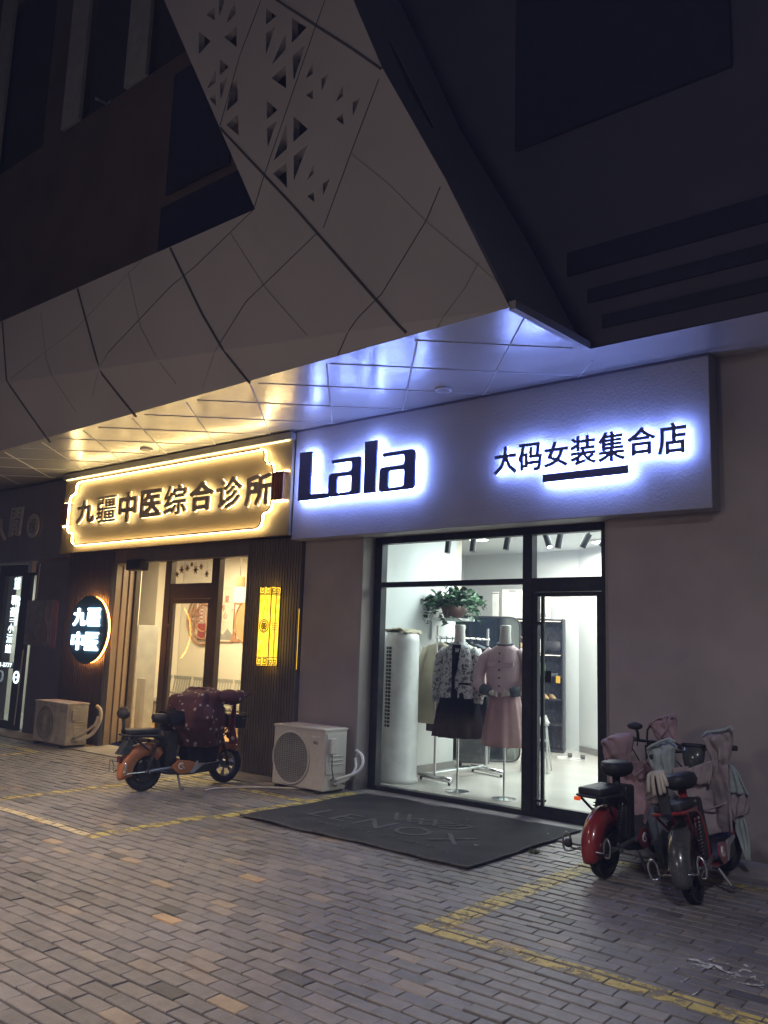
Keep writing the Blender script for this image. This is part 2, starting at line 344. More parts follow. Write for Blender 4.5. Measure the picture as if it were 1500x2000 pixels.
def obj(name, mb, m, parent=None, smooth=False, bevel=0, world=False, sub=0, solid=0, label=None):
    if isinstance(mb, bpy.types.Mesh): me = mb; me.name = name
    else:
        me = bpy.data.meshes.new(name); me.from_pydata(mb.v, [], mb.f)
        b = bmesh.new(); b.from_mesh(me); bmesh.ops.recalc_face_normals(b, faces=b.faces); b.to_mesh(me); b.free()
    me.materials.clear()
    for q in (m if isinstance(m, list) else [m]): me.materials.append(q)
    if smooth: me.polygons.foreach_set('use_smooth', [True] * len(me.polygons))
    o = bpy.data.objects.new(name, me); COL.objects.link(o)
    if parent:
        if world: o.location = -wloc(parent)
        o.parent = parent
    if solid: q = o.modifiers.new('solid', 'SOLIDIFY'); q.thickness = solid; q.offset = 0
    if bevel: q = o.modifiers.new('bevel', 'BEVEL'); q.width = bevel; q.segments = 2; q.limit_method = 'ANGLE'
    if sub: q = o.modifiers.new('sub', 'SUBSURF'); q.levels = sub; q.render_levels = sub
    if label: o['label'] = label
    return o
def thing(name, label, cat, loc=(0, 0, 0), rz=0, group=None):
    o = bpy.data.objects.new(name, None); COL.objects.link(o); o.location = loc; o.rotation_euler = (0, 0, rz); o.empty_display_size = .2
    o['label'] = label; o['category'] = cat
    if group: o['group'] = group
    return o
def tag(o, label, cat, group=None):
    o['label'] = label; o['category'] = cat
    if group: o['group'] = group
    return o
def struct(o): o['kind'] = 'structure'; return o
def rounded(poly, r, k=4):
    out = []; n = len(poly)
    for i in range(n):
        p = Vector(poly[i]); a = Vector(poly[i - 1]); b = Vector(poly[(i + 1) % n])
        q = min(r, (a - p).length * .48, (b - p).length * .48)
        s = p + (a - p).normalized() * q; e = p + (b - p).normalized() * q
        for j in range(k + 1):
            t = j / k; v = s * (1 - t) ** 2 + p * 2 * t * (1 - t) + e * t * t; out.append((v.x, v.y))
    return out
def plate(polys, depth, y):                   # filled outlines (holes allowed) in the x-z plane, front face at y
    c = bpy.data.curves.new('c', 'CURVE'); c.dimensions = '2D'; c.fill_mode = 'BOTH'; c.extrude = depth / 2
    for pl in polys:
        s = c.splines.new('POLY'); s.points.add(len(pl) - 1); s.use_cyclic_u = True
        for i, (a, b) in enumerate(pl): s.points[i].co = (a, b, 0, 1)
    return curve_mesh(c, y + depth / 2)
def curve_mesh(c, y, box=None, lift=None):
    o = bpy.data.objects.new('t', c); COL.objects.link(o)
    dg = bpy.context.evaluated_depsgraph_get(); dg.update()
    me = bpy.data.meshes.new_from_object(o.evaluated_get(dg)); bpy.data.objects.remove(o); bpy.data.curves.remove(c)
    vs = [v.co.copy() for v in me.vertices]
    if box and vs:
        x0, x1, z0, z1 = box
        a0 = min(v.x for v in vs); a1 = max(v.x for v in vs); b0 = min(v.y for v in vs); b1 = max(v.y for v in vs)
        for v in vs: v.x = x0 + (v.x - a0) / max(a1 - a0, 1e-6) * (x1 - x0); v.y = z0 + (v.y - b0) / max(b1 - b0, 1e-6) * (z1 - z0)
    for v, q in zip(me.vertices, vs):
        v.co = (q.x, q.y, lift + q.z) if lift is not None else (q.x, y - q.z, q.y)
    return me
def text(body, box, y, depth=.004, offset=0, lift=None, res=2, shear=0, space=1):
    c = bpy.data.curves.new('t', 'FONT'); c.body = body; c.extrude = depth / 2; c.offset = offset; c.resolution_u = res; c.shear = shear; c.space_character = space
    return curve_mesh(c, y + depth / 2, box, lift)

def bold(ch, box, y, depth, off, r):          # a heavy character: copies a hair apart, each a touch deeper
    mb = MB(); k = 0
    for dx, dz in ((0, 0), (r, 0), (-r, 0), (0, r * .8), (0, -r * .8), (r * .7, r * .6), (-r * .7, r * .6), (r * .7, -r * .6), (-r * .7, -r * .6)):
        me = text(ch, (box[0] + r + dx, box[1] - r + dx, box[2] + r + dz, box[3] - r + dz), y + k * .00035, depth, off); k += 1
        mb.add([v.co for v in me.vertices], [tuple(p.vertices) for p in me.polygons]); bpy.data.meshes.remove(me)
    return mb
# ================================================================== GROUND
struct(obj('ground', MB().add([(-60, -40, -.06), (60, -40, -.06), (60, 7.3, -.06), (-60, 7.3, -.06)], [(0, 1, 2, 3)]), K['joint']))
bricks = []
def paving():
    vs = []; fs = []; tone = []; mi = []
    L, W, g = .2, .1, .0042
    ny0, ny1 = -28, 66
    for j in range(ny0, ny1):
        y0 = j * W + .02; off = (0 if j % 2 else L / 2) + .012 * math.sin(j * 1.3)
        for i in range(-80, 22):
            x0 = i * L + off; x1 = x0 + L; y1 = y0 + W
            if x1 > 3.6: continue
            dz = random.gauss(0, .0016) + .004 * noise.noise(Vector((x0 * .8, y0 * .8, 0)))
            gx = g * .5 * random.uniform(.5, 1.3); gy = .0082 * random.uniform(.7, 1.25)
            a, b_, c, d = x0 + gx, x1 - gx, y0 + gy, y1 - gy
            tx = random.gauss(0, .0009); ty = random.gauss(0, .0011); h = .003
            def zt(x, y): return dz + (1 if x > (a + b_) / 2 else -1) * tx + (1 if y > (c + d) / 2 else -1) * ty
            k = len(vs)
            vs += [(a, c, -.05), (b_, c, -.05), (b_, d, -.05), (a, d, -.05)]
            vs += [(a, c, zt(a, c) - .004), (b_, c, zt(b_, c) - .004), (b_, d, zt(b_, d) - .004), (a, d, zt(a, d) - .004)]
            vs += [(a + h, c + h, zt(a, c)), (b_ - h, c + h, zt(b_, c)), (b_ - h, d - h, zt(b_, d)), (a + h, d - h, zt(a, d))]
            t = random.random()
            if t > .965 and not (-9 < x0 < -2.5 and y0 > 2): t *= .8
            for q in range(4):
                r = (q + 1) % 4; mi += [1, 0]
                fs.append((k + q, k + r, k + 4 + r, k + 4 + q)); fs.append((k + 4 + q, k + 4 + r, k + 8 + r, k + 8 + q))
            fs.append((k + 8, k + 9, k + 10, k + 11)); mi.append(0); tone += [t] * 9
            bricks.append((a + h, b_ - h, c + h, d - h, dz + abs(tx) + abs(ty)))
    me = bpy.data.meshes.new('brick_paving'); me.from_pydata(vs, [], fs)
    at = me.attributes.new('tone', 'FLOAT', 'FACE'); at.data.foreach_set('value', tone); me.polygons.foreach_set('material_index', mi)
    return me
struct(obj('brick_paving', paving(), [K['brick'], K['joint']]))
# concrete strip at the foot of the wall
struct(obj('concrete_strip', MB().box(-16, 4, 6.62, 7.28, -.06, .012), K['concrete']))
struct(obj('street', MB().add([(-60, -40, -.03), (60, -40, -.03), (60, -2.9, -.03), (-60, -2.9, -.03)], [(0, 1, 2, 3)]), K['asphalt']))
def line(name, rects, m, label):
    mb = MB()
    for (x0, x1, y0, y1) in rects:
        for (a, b_, c, d, z) in bricks:
            p0, p1, q0, q1 = max(a, x0), min(b_, x1), max(c, y0), min(d, y1)
            if p1 - p0 > .004 and q1 - q0 > .004 and q1 < 6.62:
                mb.add([(p0, q0, z + .0012), (p1, q0, z + .0012), (p1, q1, z + .0012), (p0, q1, z + .0012)], [(0, 1, 2, 3)])
        if y1 > 6.63: mb.add([(x0, 6.63, .0145), (x1, 6.63, .0145), (x1, min(y1, 7.1), .0145), (x0, min(y1, 7.1), .0145)], [(0, 1, 2, 3)])
    return struct(obj(name, mb, m))
line('parking_line', [(-13, -6.225, 3.92, 4.04)], K['pale'], '')
line('parking_line', [(-6.22, -6.08, 3.92, 5.1), (-6.14, -5.98, 5.1, 7.0), (-7.975, -6.145, 6.25, 6.37)], K['yellow'], '')
line('parking_line', [(-8.12, -7.98, 4.04, 6.9), (-10.98, -10.86, 4.7, 6.055), (-14, -10.9, 6.06, 6.18)], K['yellow'], '')
line('parking_line', [(-3.02, -2.86, 4.175, 6.3), (-3.02, 3.4, 4.03, 4.17), (-2.855, 3.4, 6.28, 6.38)], K['yellow'], '')
def splash():
    mb = MB(); z = .0062
    def rib(px, w0):
        P = [Vector((*G(x, y), 0)) for x, y in px]; n = len(P)
        L = []; Rr = []
        for i, p in enumerate(P):
            t = (P[min(i + 1, n - 1)] - P[max(i - 1, 0)]).normalized(); s = Vector((-t.y, t.x, 0)); ww = w0 * (.35 + random.random()) * .5
            L.append(p + s * ww); Rr.append(p - s * ww)
        for i in range(n - 1):
            mb.add([(*L[i][:2], z), (*L[i + 1][:2], z), (*Rr[i + 1][:2], z), (*Rr[i][:2], z)], [(0, 1, 2, 3)])
    rib([(1324, 1876), (1336, 1874), (1350, 1876), (1364, 1878), (1372, 1883), (1376, 1889), (1381, 1893), (1386, 1890), (1388, 1885), (1396, 1887), (1404, 1891), (1409, 1896), (1416, 1899), (1425, 1902), (1434, 1904), (1446, 1908), (1455, 1911)], .03)
    rib([(1350, 1885), (1362, 1886), (1373, 1886), (1382, 1884)], .014); rib([(1368, 1897), (1376, 1893), (1381, 1893)], .012)
    rib([(1384, 1877), (1392, 1875), (1396, 1871)], .02); rib([(1394, 1881), (1400, 1878), (1406, 1873)], .016); rib([(1415, 1883), (1423, 1885)], .03)
    rib([(1436, 1903), (1445, 1899), (1452, 1896), (1460, 1898), (1468, 1901)], .02); rib([(1454, 1886), (1460, 1890), (1474, 1891)], .018)
    rib([(1442, 1917), (1452, 1922), (1465, 1925), (1480, 1926), (1497, 1924), (1512, 1926)], .026); rib([(1458, 1913), (1468, 1910), (1474, 1910), (1478, 1918)], .016)
    rib([(1428, 1908), (1438, 1909)], .012); rib([(1436, 1911), (1440, 1916)], .014)
    for _ in range(26):
        x = random.uniform(1330, 1500); y = 1880 + (x - 1330) * .25 + random.uniform(-9, 14)
        rib([(x, y), (x + random.uniform(2, 5), y + random.uniform(-2, 2))], .01)
    for (x, y) in [(1306, 1903), (1330, 1920), (1352, 1946), (1405, 1945), (1440, 1923)]:
        rib([(x, y), (x + 8, y - 4), (x + 16, y - 9)], .006)
    return mb
tag(obj('paint_splash', splash(), K['white_splash']), 'splashed white paint dried on the grey pavers inside the right yellow bay', 'paint splash')
# stained pale patches on the pavers at left
tag(obj('weed', (lambda mb: [mb.add([(x, y, .0), (x + .006, y, .0), (x + random.uniform(-.02, .02), y + random.uniform(-.02, .02), random.uniform(.02, .045))], [(0, 1, 2)]) for x, y in [(-3.42 + random.gauss(0, .02), 6.12 + random.gauss(0, .02)) for _ in range(60)]] and mb)(MB()), K['dry']), 'tiny weed tuft between the pavers near the right corner of the mat', 'weed')
# ================================================================== BUILDING
YW, YF, YG, YU, ZS, YB = 7.1, 6.9, 7.3, 6.3, 4.06, 5.15
bd = thing('shop_building', 'commercial building with white faceted cladding arm over a row of lit ground floor shops', 'building', (-6, 7.1, 0))
def part(name, mb, m, par=bd, **k): return obj(name, mb, m, par, world=True, **k)
wl = MB()
wl.box(-7.05, -6.14, YW, 7.5, 0, ZS)              # between the clinic and the clothes shop
wl.box(-3.245, 6, YW, 7.5, 0, ZS); wl.box(-6.14, -3.245, YW, 7.5, 2.76, ZS); wl.box(-3.343, -3.247, 7.26, 7.49, 0, 2.757)
wl.box(-11.3, -7.05, YW, 7.6, 2.83, ZS)           # above the clinic glazing
part('wall', wl, K['wall'])
part('door_threshold', MB().box(-6.14, -3.25, 7.11, 7.62, -.05, .018), K['concrete'])
part('sign_fascia', MB().box(-7.095, -2.245, YF, YW - .002, 2.745, ZS - .002), K['fascia'], bevel=.006)
part('neighbour_wall', MB().box(-13.2, -12.18, YW, 7.5, 0, 2.75).box(-17, -11.3, YW, 7.5, 2.75, ZS).box(-17, -14.6, YW, 7.5, 0, 2.75), K['navy_wall'])
part('neighbour_fascia', MB().box(-17, -12.2, 6.98, YW - .002, 2.75, 4.0), K['navy_wall'])
# soffit
so = MB(); so.add([(-20, 5.78, ZS), (-3.11, YB, ZS), (-3.06, 6.28, ZS), (-3.06, YW + .3, ZS), (-20, YW + .3, ZS)], [(0, 1, 2, 3, 4)])
so.add([(-3.06, 6.28, ZS), (8, 6.28, ZS), (8, YW + .3, ZS), (-3.06, YW + .3, ZS)], [(0, 1, 2, 3)])
soffit = part('soffit', so, K['soffit'])
jt = MB()
def clipline(p, d, y0, y1):
    return (p[0] + d * (y0 - p[1]), y0), (p[0] + d * (y1 - p[1]), y1)
for k in range(-2, 12):
    x = -3.05 - 1.03 * k
    yb = 5.2 + max(0, (-3.11 - x)) * .035
    for d, kk in ((-.88, 0), (1.1, 1)):
        a, b_ = clipline((x, 5.3), d, yb + .05, 6.92)
        if a[0] > -3.1:
            t = (-3.12 - a[0]) / (b_[0] - a[0]) if b_[0] != a[0] else 0
            if b_[0] > -3.1: continue
            a = (a[0] + (b_[0] - a[0]) * t, a[1] + (b_[1] - a[1]) * t)
        if b_[0] > -3.1:
            t = (-3.12 - a[0]) / (b_[0] - a[0]); b_ = (a[0] + (b_[0] - a[0]) * t, a[1] + (b_[1] - a[1]) * t)
        jt.tube([(a[0], a[1], ZS), (b_[0], b_[1], ZS)], .008, 6)
part('soffit_joint', jt, K['joint2'])
for px, py in ((866, 761), (286, 878)):
    x, y = G(px, py, ZS - .01)
    d = part('downlight', MB().disc((x, y, ZS - .022), .085, 'z', .02), K['whitep']); part('lens', MB().disc((x, y, ZS - .026), .06, 'z', .004), K['greyp'], d)
# beam trim between soffit and fascia
part('shadow_trim', MB().box(-7.09, -2.25, YF - .012, YF - .003, ZS - .028, ZS - .006), K['navy_wall'])
# lower cladding band
XL = -20.0
band = MB()
tl, tr, rc, bl = (XL, YB, 5.79), (-6.04, YB, 5.79), (-3.11, YB, ZS), (XL, 5.78, ZS)
band.add([tl, tr, rc, bl], [(0, 1, 2), (0, 2, 3)])
band.add([tl, tr, (-6.04, YU, 5.79), (XL, YU, 5.79)], [(0, 3, 2, 1)])
part('cladding_band', band, K['band'])
# the leaning arm with triangular cut-outs (outline at its real distance, 8 cm thick)
def Z6(pts): return [A(360 + x * .24, y * .24, YB) for x, y in pts]
tris = [[(180, 120), (245, 55), (248, 165)], [(280, -20), (320, -20), (322, 20), (285, 130)], [(375, 80), (418, 10), (418, 110), (345, 190)], [(118, 255), (215, 335), (118, 440)], [(325, 300), (425, 215), (425, 385)],
 [(288, 480), (362, 545), (290, 610)], [(255, 570), (258, 665), (185, 725)], [(290, 680), (350, 630), (295, 815)], [(204, 800), (255, 765), (258, 865)], [(380, 690), (430, 640), (435, 820), (345, 905)],
 [(340, 1015), (438, 930), (442, 1105)], [(665, 65), (748, 130), (665, 200)], [(665, 270), (740, 210), (665, 445)], [(825, 270), (825, 405), (715, 525), (780, 360)], [(877, 145), (998, 220), (877, 350)],
 [(882, 455), (985, 360), (890, 660)], [(710, 635), (825, 530), (828, 720)], [(1045, 500), (1045, 600), (990, 640)], [(990, 775), (1045, 735), (1047, 810)], [(1115, 640), (1170, 600), (1118, 745)],
 [(1290, 690), (1290, 780), (1235, 830)], [(1370, 830), (1430, 795), (1370, 945)], [(1235, 968), (1292, 920), (1295, 1015)], [(672, 820), (758, 895), (672, 970)], [(672, 1040), (750, 985), (680, 1200)],
 [(830, 1010), (835, 1210), (725, 1310)], [(888, 945), (1005, 1050), (888, 1155)], [(888, 1270), (1005, 1175), (892, 1470)], [(722, 1410), (830, 1325), (836, 1530)], [(1052, 1340), (1052, 1410), (1000, 1465)],
 [(1125, 1495), (1185, 1450), (1130, 1590)], [(1000, 1595), (1055, 1560), (1058, 1645)]]
armo = [(-6.04, 5.79), (-3.11, ZS), (-3.72, 5.30), (-4.45, 6.64), (-4.83, 7.5), (-7.6, 13.5), (-10.6, 13.5), (-7.92, 9.08)]
arm = part('cladding_arm', plate([armo] + [Z6(t) for t in tris] + [[(x, z + 2.05) for x, z in [(q[0] - .95, q[1]) for q in Z6(t)]] for t in tris[11:17]], .08, YB), K['band'])
part('arm_void', MB().prism([(-6.2, 5.85), (-3.9, 5.6), (-7.7, 13.4), (-10.4, 13.4)], lambda a, b, t: (a, t, b), YB + .38, YB + .42), K['void'])
# the arm's own flank (returns to the dark upper wall)
fl = MB(); re = [(-3.11, ZS), (-3.72, 5.30), (-4.45, 6.64), (-4.83, 7.5), (-7.6, 13.5)]
for (a, b_), (c, d) in zip(re, re[1:]): fl.add([(a, YB + .081, b_), (a + .05, YU, b_), (c + .05, YU, d), (c, YB + .081, d)], [(0, 1, 2, 3)])
part('arm_flank', fl, K['band'])
part('flank_trim', MB().add([(-3.13, YB + .02, ZS - .006), (-3.06, 6.27, ZS - .006), (-3.0, 6.27, ZS - .006), (-3.07, YB + .02, ZS - .006), (-3.13, YB + .02, ZS + .06), (-3.06, 6.27, ZS + .06), (-3.0, 6.27, ZS + .06), (-3.07, YB + .02, ZS + .06)], [(0, 1, 2, 3), (4, 5, 6, 7), (0, 1, 5, 4), (3, 2, 6, 7), (0, 3, 7, 4), (1, 2, 6, 5)]), K['fascia'])
def bandy(x, z):   # depth of the front of the band at (x, z)
    if x > -6.04 and z > 5.79 - (x + 6.04) * (5.79 - ZS) / 2.93: return YB
    # planar between tl-tr-rc above the diagonal, else tl-rc-bl
    dz = (5.79 - z) / (5.79 - ZS)
    xd = XL + dz * (-3.11 - XL)
    return YB if x >= xd else YB + dz * .63 * (xd - x) / max(xd - XL, 1e-6) * 1.0
def seams(polys, m, r, name):
    mb = MB()
    for pl in polys:
        W = [A(x, y, YB) for x, y in pl]
        pts = []
        for (a, b_), (c, d) in zip(W, W[1:]):
            for q in range(6): t = q / 6; x = a + (c - a) * t; z = b_ + (d - b_) * t; pts.append((x, bandy(x, z) - .001, z))
        x, z = W[-1]; pts.append((x, bandy(x, z) - .001, z))
        mb.tube(pts, r, 6)
    return part(name, mb, m)
seams([[(5, 629), (13, 741), (40, 812), (57, 855)], [(152, 565), (197, 731), (236, 806)], [(333, 485), (395, 613), (470, 742)], [(430, 250), (571, 400), (736, 587), (790, 648)], [(540, 0), (617, 50), (680, 90), (745, 135)]], K['seam'], .014, 'cladding_seam')
seams([[(495, 410), (382, 520), (333, 560), (210, 690)], [(620, 455), (480, 590), (430, 670)], [(860, 365), (833, 430), (745, 575), (700, 620), (650, 690)], [(740, 155), (685, 300), (632, 445)], [(635, 0), (617, 50), (560, 215), (517, 340), (497, 405)],
       [(510, 0), (468, 110), (430, 245)]], K['seam'], .0055, 'cladding_seam')
seams([[(685, 300), (760, 360), (835, 435), (925, 510), (970, 550)], [(450, 455), (520, 565), (600, 655)], [(80, 610), (90, 700), (125, 800)], [(250, 530), (275, 640), (330, 745)], [(280, 505), (150, 640), (20, 740)], [(935, 512), (910, 560), (850, 640)], [(430, 670), (378, 752)], [(210, 690), (165, 770)]], K['seamf'], .005, 'cladding_seam')
# dark upper wall, right and left of the arm
up = MB()
zt = 14
def wallholes(x0, x1, z0, z1, holes, y): return plate([[(x0, z0), (x1, z0), (x1, z1), (x0, z1)]] + [[(a, c), (b_, c), (b_, d), (a, d)] for a, b_, c, d in holes], .25, y)
part('upper_wall', plate([[(-3.45, ZS + .012), (8, ZS + .012), (8, zt), (-9.0, zt), (-5.0, 6.0), (-4.6, ZS + .012)]], .25, YU), K['dark_wall'])
part('upper_wall', plate([[(-24, ZS + .012), (-4.605, ZS + .012), (-5.005, 6.0), (-9.005, zt), (-24, zt)]] + [[(a, c), (b_, c), (b_, d), (a, d)] for a, b_, c, d in [(-3.4 - 20, -12.9, 9.64, 13), (-11.69, -10.46, 9.64, 13), (-9.92, -8.2, 9.64, 12.2)]], .25, YU), K['brown_wall'])
part('upper_window', MB().box(-3.74, -1.8, YU - .045, YU - .005, 6.13, 11.5), K['upper_pane'])
for a, b_ in ((4.76, 4.97), (4.47, 4.59), (4.22, 4.33)):
    part('wall_groove', MB().box(-3.22 + (4.97 - b_) * .5, 8, YU - .03, YU - .004, a, b_), K['upper_pane'])
part('upper_window', MB().box(-24, -12.95, YU + .1, YU + .12, 9.6, 13.2).box(-11.69, -10.46, YU + .1, YU + .12, 9.6, 13.2).box(-9.92, -8.2, YU + .1, YU + .12, 9.6, 13.2), K['recess'])
for x0, x1 in ((-12.22, -11.69), (-10.46, -9.92), (-14.9, -14.4)):
    part('pilaster', MB().box(x0, x1, YU - .06, YU - .003, 9.64, 13.6), K['pilaster'])
part('louvre_panel', MB().box(-9.3, -6.2, YU - .035, YU - .004, 6.4, 7.35).box(-9.2, -7.9, YU - .05, YU - .036, 7.5, 9.3), K['upper_pane'])
# downlit underside continues, building sides and top closed
part('roof_slab', MB().box(-24, 8, YB, 14, zt, zt + .3), K['dark_wall'])
# little bullet camera on the upper wall
cmr = thing('security_camera', 'tiny pale security camera on the dark upper wall above the cladding band', 'camera', (-10.89, 6.25, 9.56))
obj('camera_body', MB().tube([(0, 0, 0), (.05, -.22, -.05)], .022, 10), K['greyp'], cmr); obj('bracket', MB().tube([(0, .05, .08), (0, 0, 0)], .015, 6), K['whitep'], cmr)
# ================================================================== CLOTHES SHOP GLAZING
fx0, fx1, ft = -6.14, -3.345, 2.76
sh = part('shopfront', MB().box(fx0, fx1, YG, YG + .1, 0.02, .065).box(fx0, fx0 + .105, YG, YG + .1, .065, ft).box(fx1 - .012 - .045, fx1, YG - .002, YG + .1, .065, ft).box(fx0 + .105, fx1 - .057, YG, YG + .1, 2.685, ft)
          .box(-4.23, -4.125, YG - .004, YG + .1, .065, 2.685).box(fx0 + .105, -4.23, YG + .002, YG + .09, 2.2, 2.255).box(-4.125, fx1 - .057, YG + .002, YG + .09, 2.12, 2.255), K['black_alu'], bevel=.004)
part('pane', MB().sheet(-6.03, -4.235, YG + .045, .07, 2.2), K['glass'], sh)
part('pane', MB().sheet(-6.03, -4.235, YG + .045, 2.26, 2.68), K['glass'], sh)
part('pane', MB().sheet(-4.12, -3.36, YG + .045, 2.26, 2.68), K['glass'], sh)
part('jamb', MB().box(-6.17, -6.142, YW - .004, YG, 0, 2.742), K['fascia'])
dr = part('glass_door', MB().box(-4.12, -4.07, YG + .01, YG + .07, .03, 2.115).box(-3.455, -3.40, YG + .01, YG + .07, .03, 2.115).box(-4.07, -3.455, YG + .01, YG + .07, 2.075, 2.115).box(-4.07, -3.455, YG + .01, YG + .07, .03, .13), K['black_alu'], bevel=.003)
part('door_pane', MB().sheet(-4.068, -3.457, YG + .035, .13, 2.075), K['glass'], dr)
part('handle', MB().box(-4.00, -3.968, YG - .05, YG - .025, .14, 2.07).box(-4.095, -3.97, YG - .045, YG + .01, .17, .19).box(-4.095, -3.97, YG - .045, YG + .01, 1.80, 1.83), K['black_alu'], dr)
part('notice', MB().box(-3.995, -3.93, YG + .028, YG + .0345, 1.26, 1.37), K['black'], dr)
# ================================================================== CLOTHES SHOP INTERIOR
it = thing('clothes_shop_room', 'bright white clothes shop interior seen through the black framed glazing', 'room', (-5, 10, 0))
def ip(name, mb, m, par=it, **k): return obj(name, mb, m, par, world=True, **k)
ip('room_floor', MB().box(-8.6, 0.4, 7.64, 14.5, -.05, .014), K['tile_floor'])
iw = MB()
iw.box(-6.62, -6.5, 7.42, 9.45, 0, 3.2); iw.box(-8.6, -6.62, 9.33, 9.45, 0, 3.2); iw.box(-8.6, -8.5, 9.45, 14.5, 0, 3.2)
iw.box(-8.6, -5.2, 12.6, 12.72, 0, 3.2)
iw.add([(-6.25, 12.58, 0), (-2.6, 10.2, 0), (-2.6, 10.2, 3.2), (-6.25, 12.58, 3.2)], [(0, 1, 2, 3)])
iw.box(-2.66, -2.56, 7.55, 10.2, 0, 3.2)
iw.box(-6.62, -2.56, 7.52, 7.64, 2.77, 3.2)
ip('room_wall', iw, K['inner_white'])
ip('room_ceiling', MB().box(-8.6, -2.56, 7.52, 14.5, 3.2, 3.3), K['inner_white'])
ip('skirting', MB().box(-6.5, -6.485, 7.66, 9.45, .014, .1).add([(-6.24, 12.55, .014), (-2.62, 10.19, .014), (-2.62, 10.19, .11), (-6.24, 12.55, .11)], [(0, 1, 2, 3)]), K['skirt'])
area('shop_ceiling_light', (-4.6, 9.2, 3.1), 2.2, 145, (.86, 1.0, .97), (0, 0, 0), 1.4)
area('shop_ceiling_light', (-5.4, 11.4, 3.1), 2.2, 150, (1.0, .97, .86), (0, 0, 0), 1.4)
for x, y in ((-6.9, 10.6), (-5.4, 11.6)):
    l = thing('ceiling_lamp', 'round white ceiling lamp deep inside the clothes shop' if y < 11 else 'round white ceiling lamp near the back shelves of the clothes shop', 'ceiling lamp', (x, y, 3.17), group='ceiling lamps of the clothes shop')
    obj('lamp_rim', MB().disc((0, 0, 0), .16, 'z', .03), K['whitep'], l); obj('lamp_lens', MB().disc((0, 0, -.006), .14, 'z', .006), E_CEIL, l)
# track lights
tk = thing('light_track', 'black ceiling track running along the shop window', 'light track', (-5.6, 8.5, 2.98)); obj('rail', MB().box(-.95, 1.0, -.02, .02, -.035, 0), K['black'], tk)
for x_ in (-.9, .9): obj('hanger', MB().box(x_, x_ + .02, -.01, .01, 0, .22), K['black'], tk)
tk = thing('light_track', 'short black ceiling track slanting away above the shop door', 'light track', (-4.35, 8.8, 2.98)); obj('rail', MB().tube([(-.5, -.3, 0), (.55, .15, 0)], .018, 6), K['black'], tk); obj('hanger', MB().box(0, .02, -.01, .01, 0, .22), K['black'], tk)
sp = [(-5.97, 8.5, 0, 'leftmost small black spotlight on the track above the shop window'), (-5.60, 8.5, .02, 'black spotlight hanging second from the left above the shop window'), (-5.12, 8.5, .1, 'black spotlight third from the left above the shop window'),
      (-4.66, 8.55, -.4, 'black spotlight with a bright lens at the top left of the door transom'), (-4.5, 8.6, .12, 'small black spotlight second from the left in the door transom'), (-4.22, 8.75, .45, 'tilted black spotlight in the middle of the door transom'), (-4.02, 8.85, .6, 'steeply tilted black spotlight right of the middle of the door transom')]
for i, (x, y, tl_, lb) in enumerate(sp):
    s = thing('track_spotlight', lb, 'spotlight', (x, y, 2.945), group='black track spotlights in the clothes shop')
    obj('mount', MB().box(-.03, .03, -.02, .02, -.03, .0).tube([(0, 0, -.02), (0, 0, -.08)], .01, 6), K['black'], s)
    d = Vector((-math.sin(tl_), -.15, -math.cos(tl_))).normalized(); p = Vector((0, 0, -.07))
    h = obj('lamp_head', MB().tube([p, p + d * .17], .037, 14), K['black'], s, smooth=False)
    obj('lens', MB().tube([p + d * .168, p + d * .173], .028, 12), E_SPOT if i == 3 else K['greyp'], h)
# wall pipe stub
tag(obj('wall_pipe', MB().tube([(-5.9, 11.9, 2.62), (-5.65, 11.9, 2.62)], .03, 10).tube([(-5.66, 11.9, 2.62), (-5.64, 11.9, 2.62)], .07, 14), K['whitep']), 'white pipe stub with round flange high inside the shop', 'pipe')
# tower air conditioner
ta = thing('tower_air_conditioner', 'white cylindrical floor standing air conditioner at the left of the shop window', 'air conditioner', (-6.24, 7.98, .014))
obj('body', MB().loft([(0, 0, 0, .225, .225), (0, 0, .05, .222, .222), (0, 0, .06, .205, .205), (0, 0, 1.6, .20, .20), (0, 0, 1.68, .19, .19), (0, 0, 1.70, .15, .15)], 40), K['whitep'], ta, smooth=True)
gr = MB()
for z in range(22):
    zz = .62 + z * .042
    for a0 in (-2.0, -1.76):
        gr.add([(.2065 * math.cos(a), .2065 * math.sin(a), zz + q) for q in (0, .03) for a in (a0, a0 + .2)], [(0, 1, 3, 2)])
obj('vent_grille', gr, K['black'], ta)
tag(obj('folded_cloth', MB().grid(lambda u, v: (-6.24 + (u - .5) * .34, 7.98 + (v - .5) * .32, 1.75 + .035 * noise.noise(Vector((u * 5, v * 5, 3))) - .09 * max(0, abs(u - .5) * 2 - .6)), 20, 16), K['beige'], smooth=True, solid=.01), 'cream cloth cover lying on top of the tower air conditioner', 'cloth')
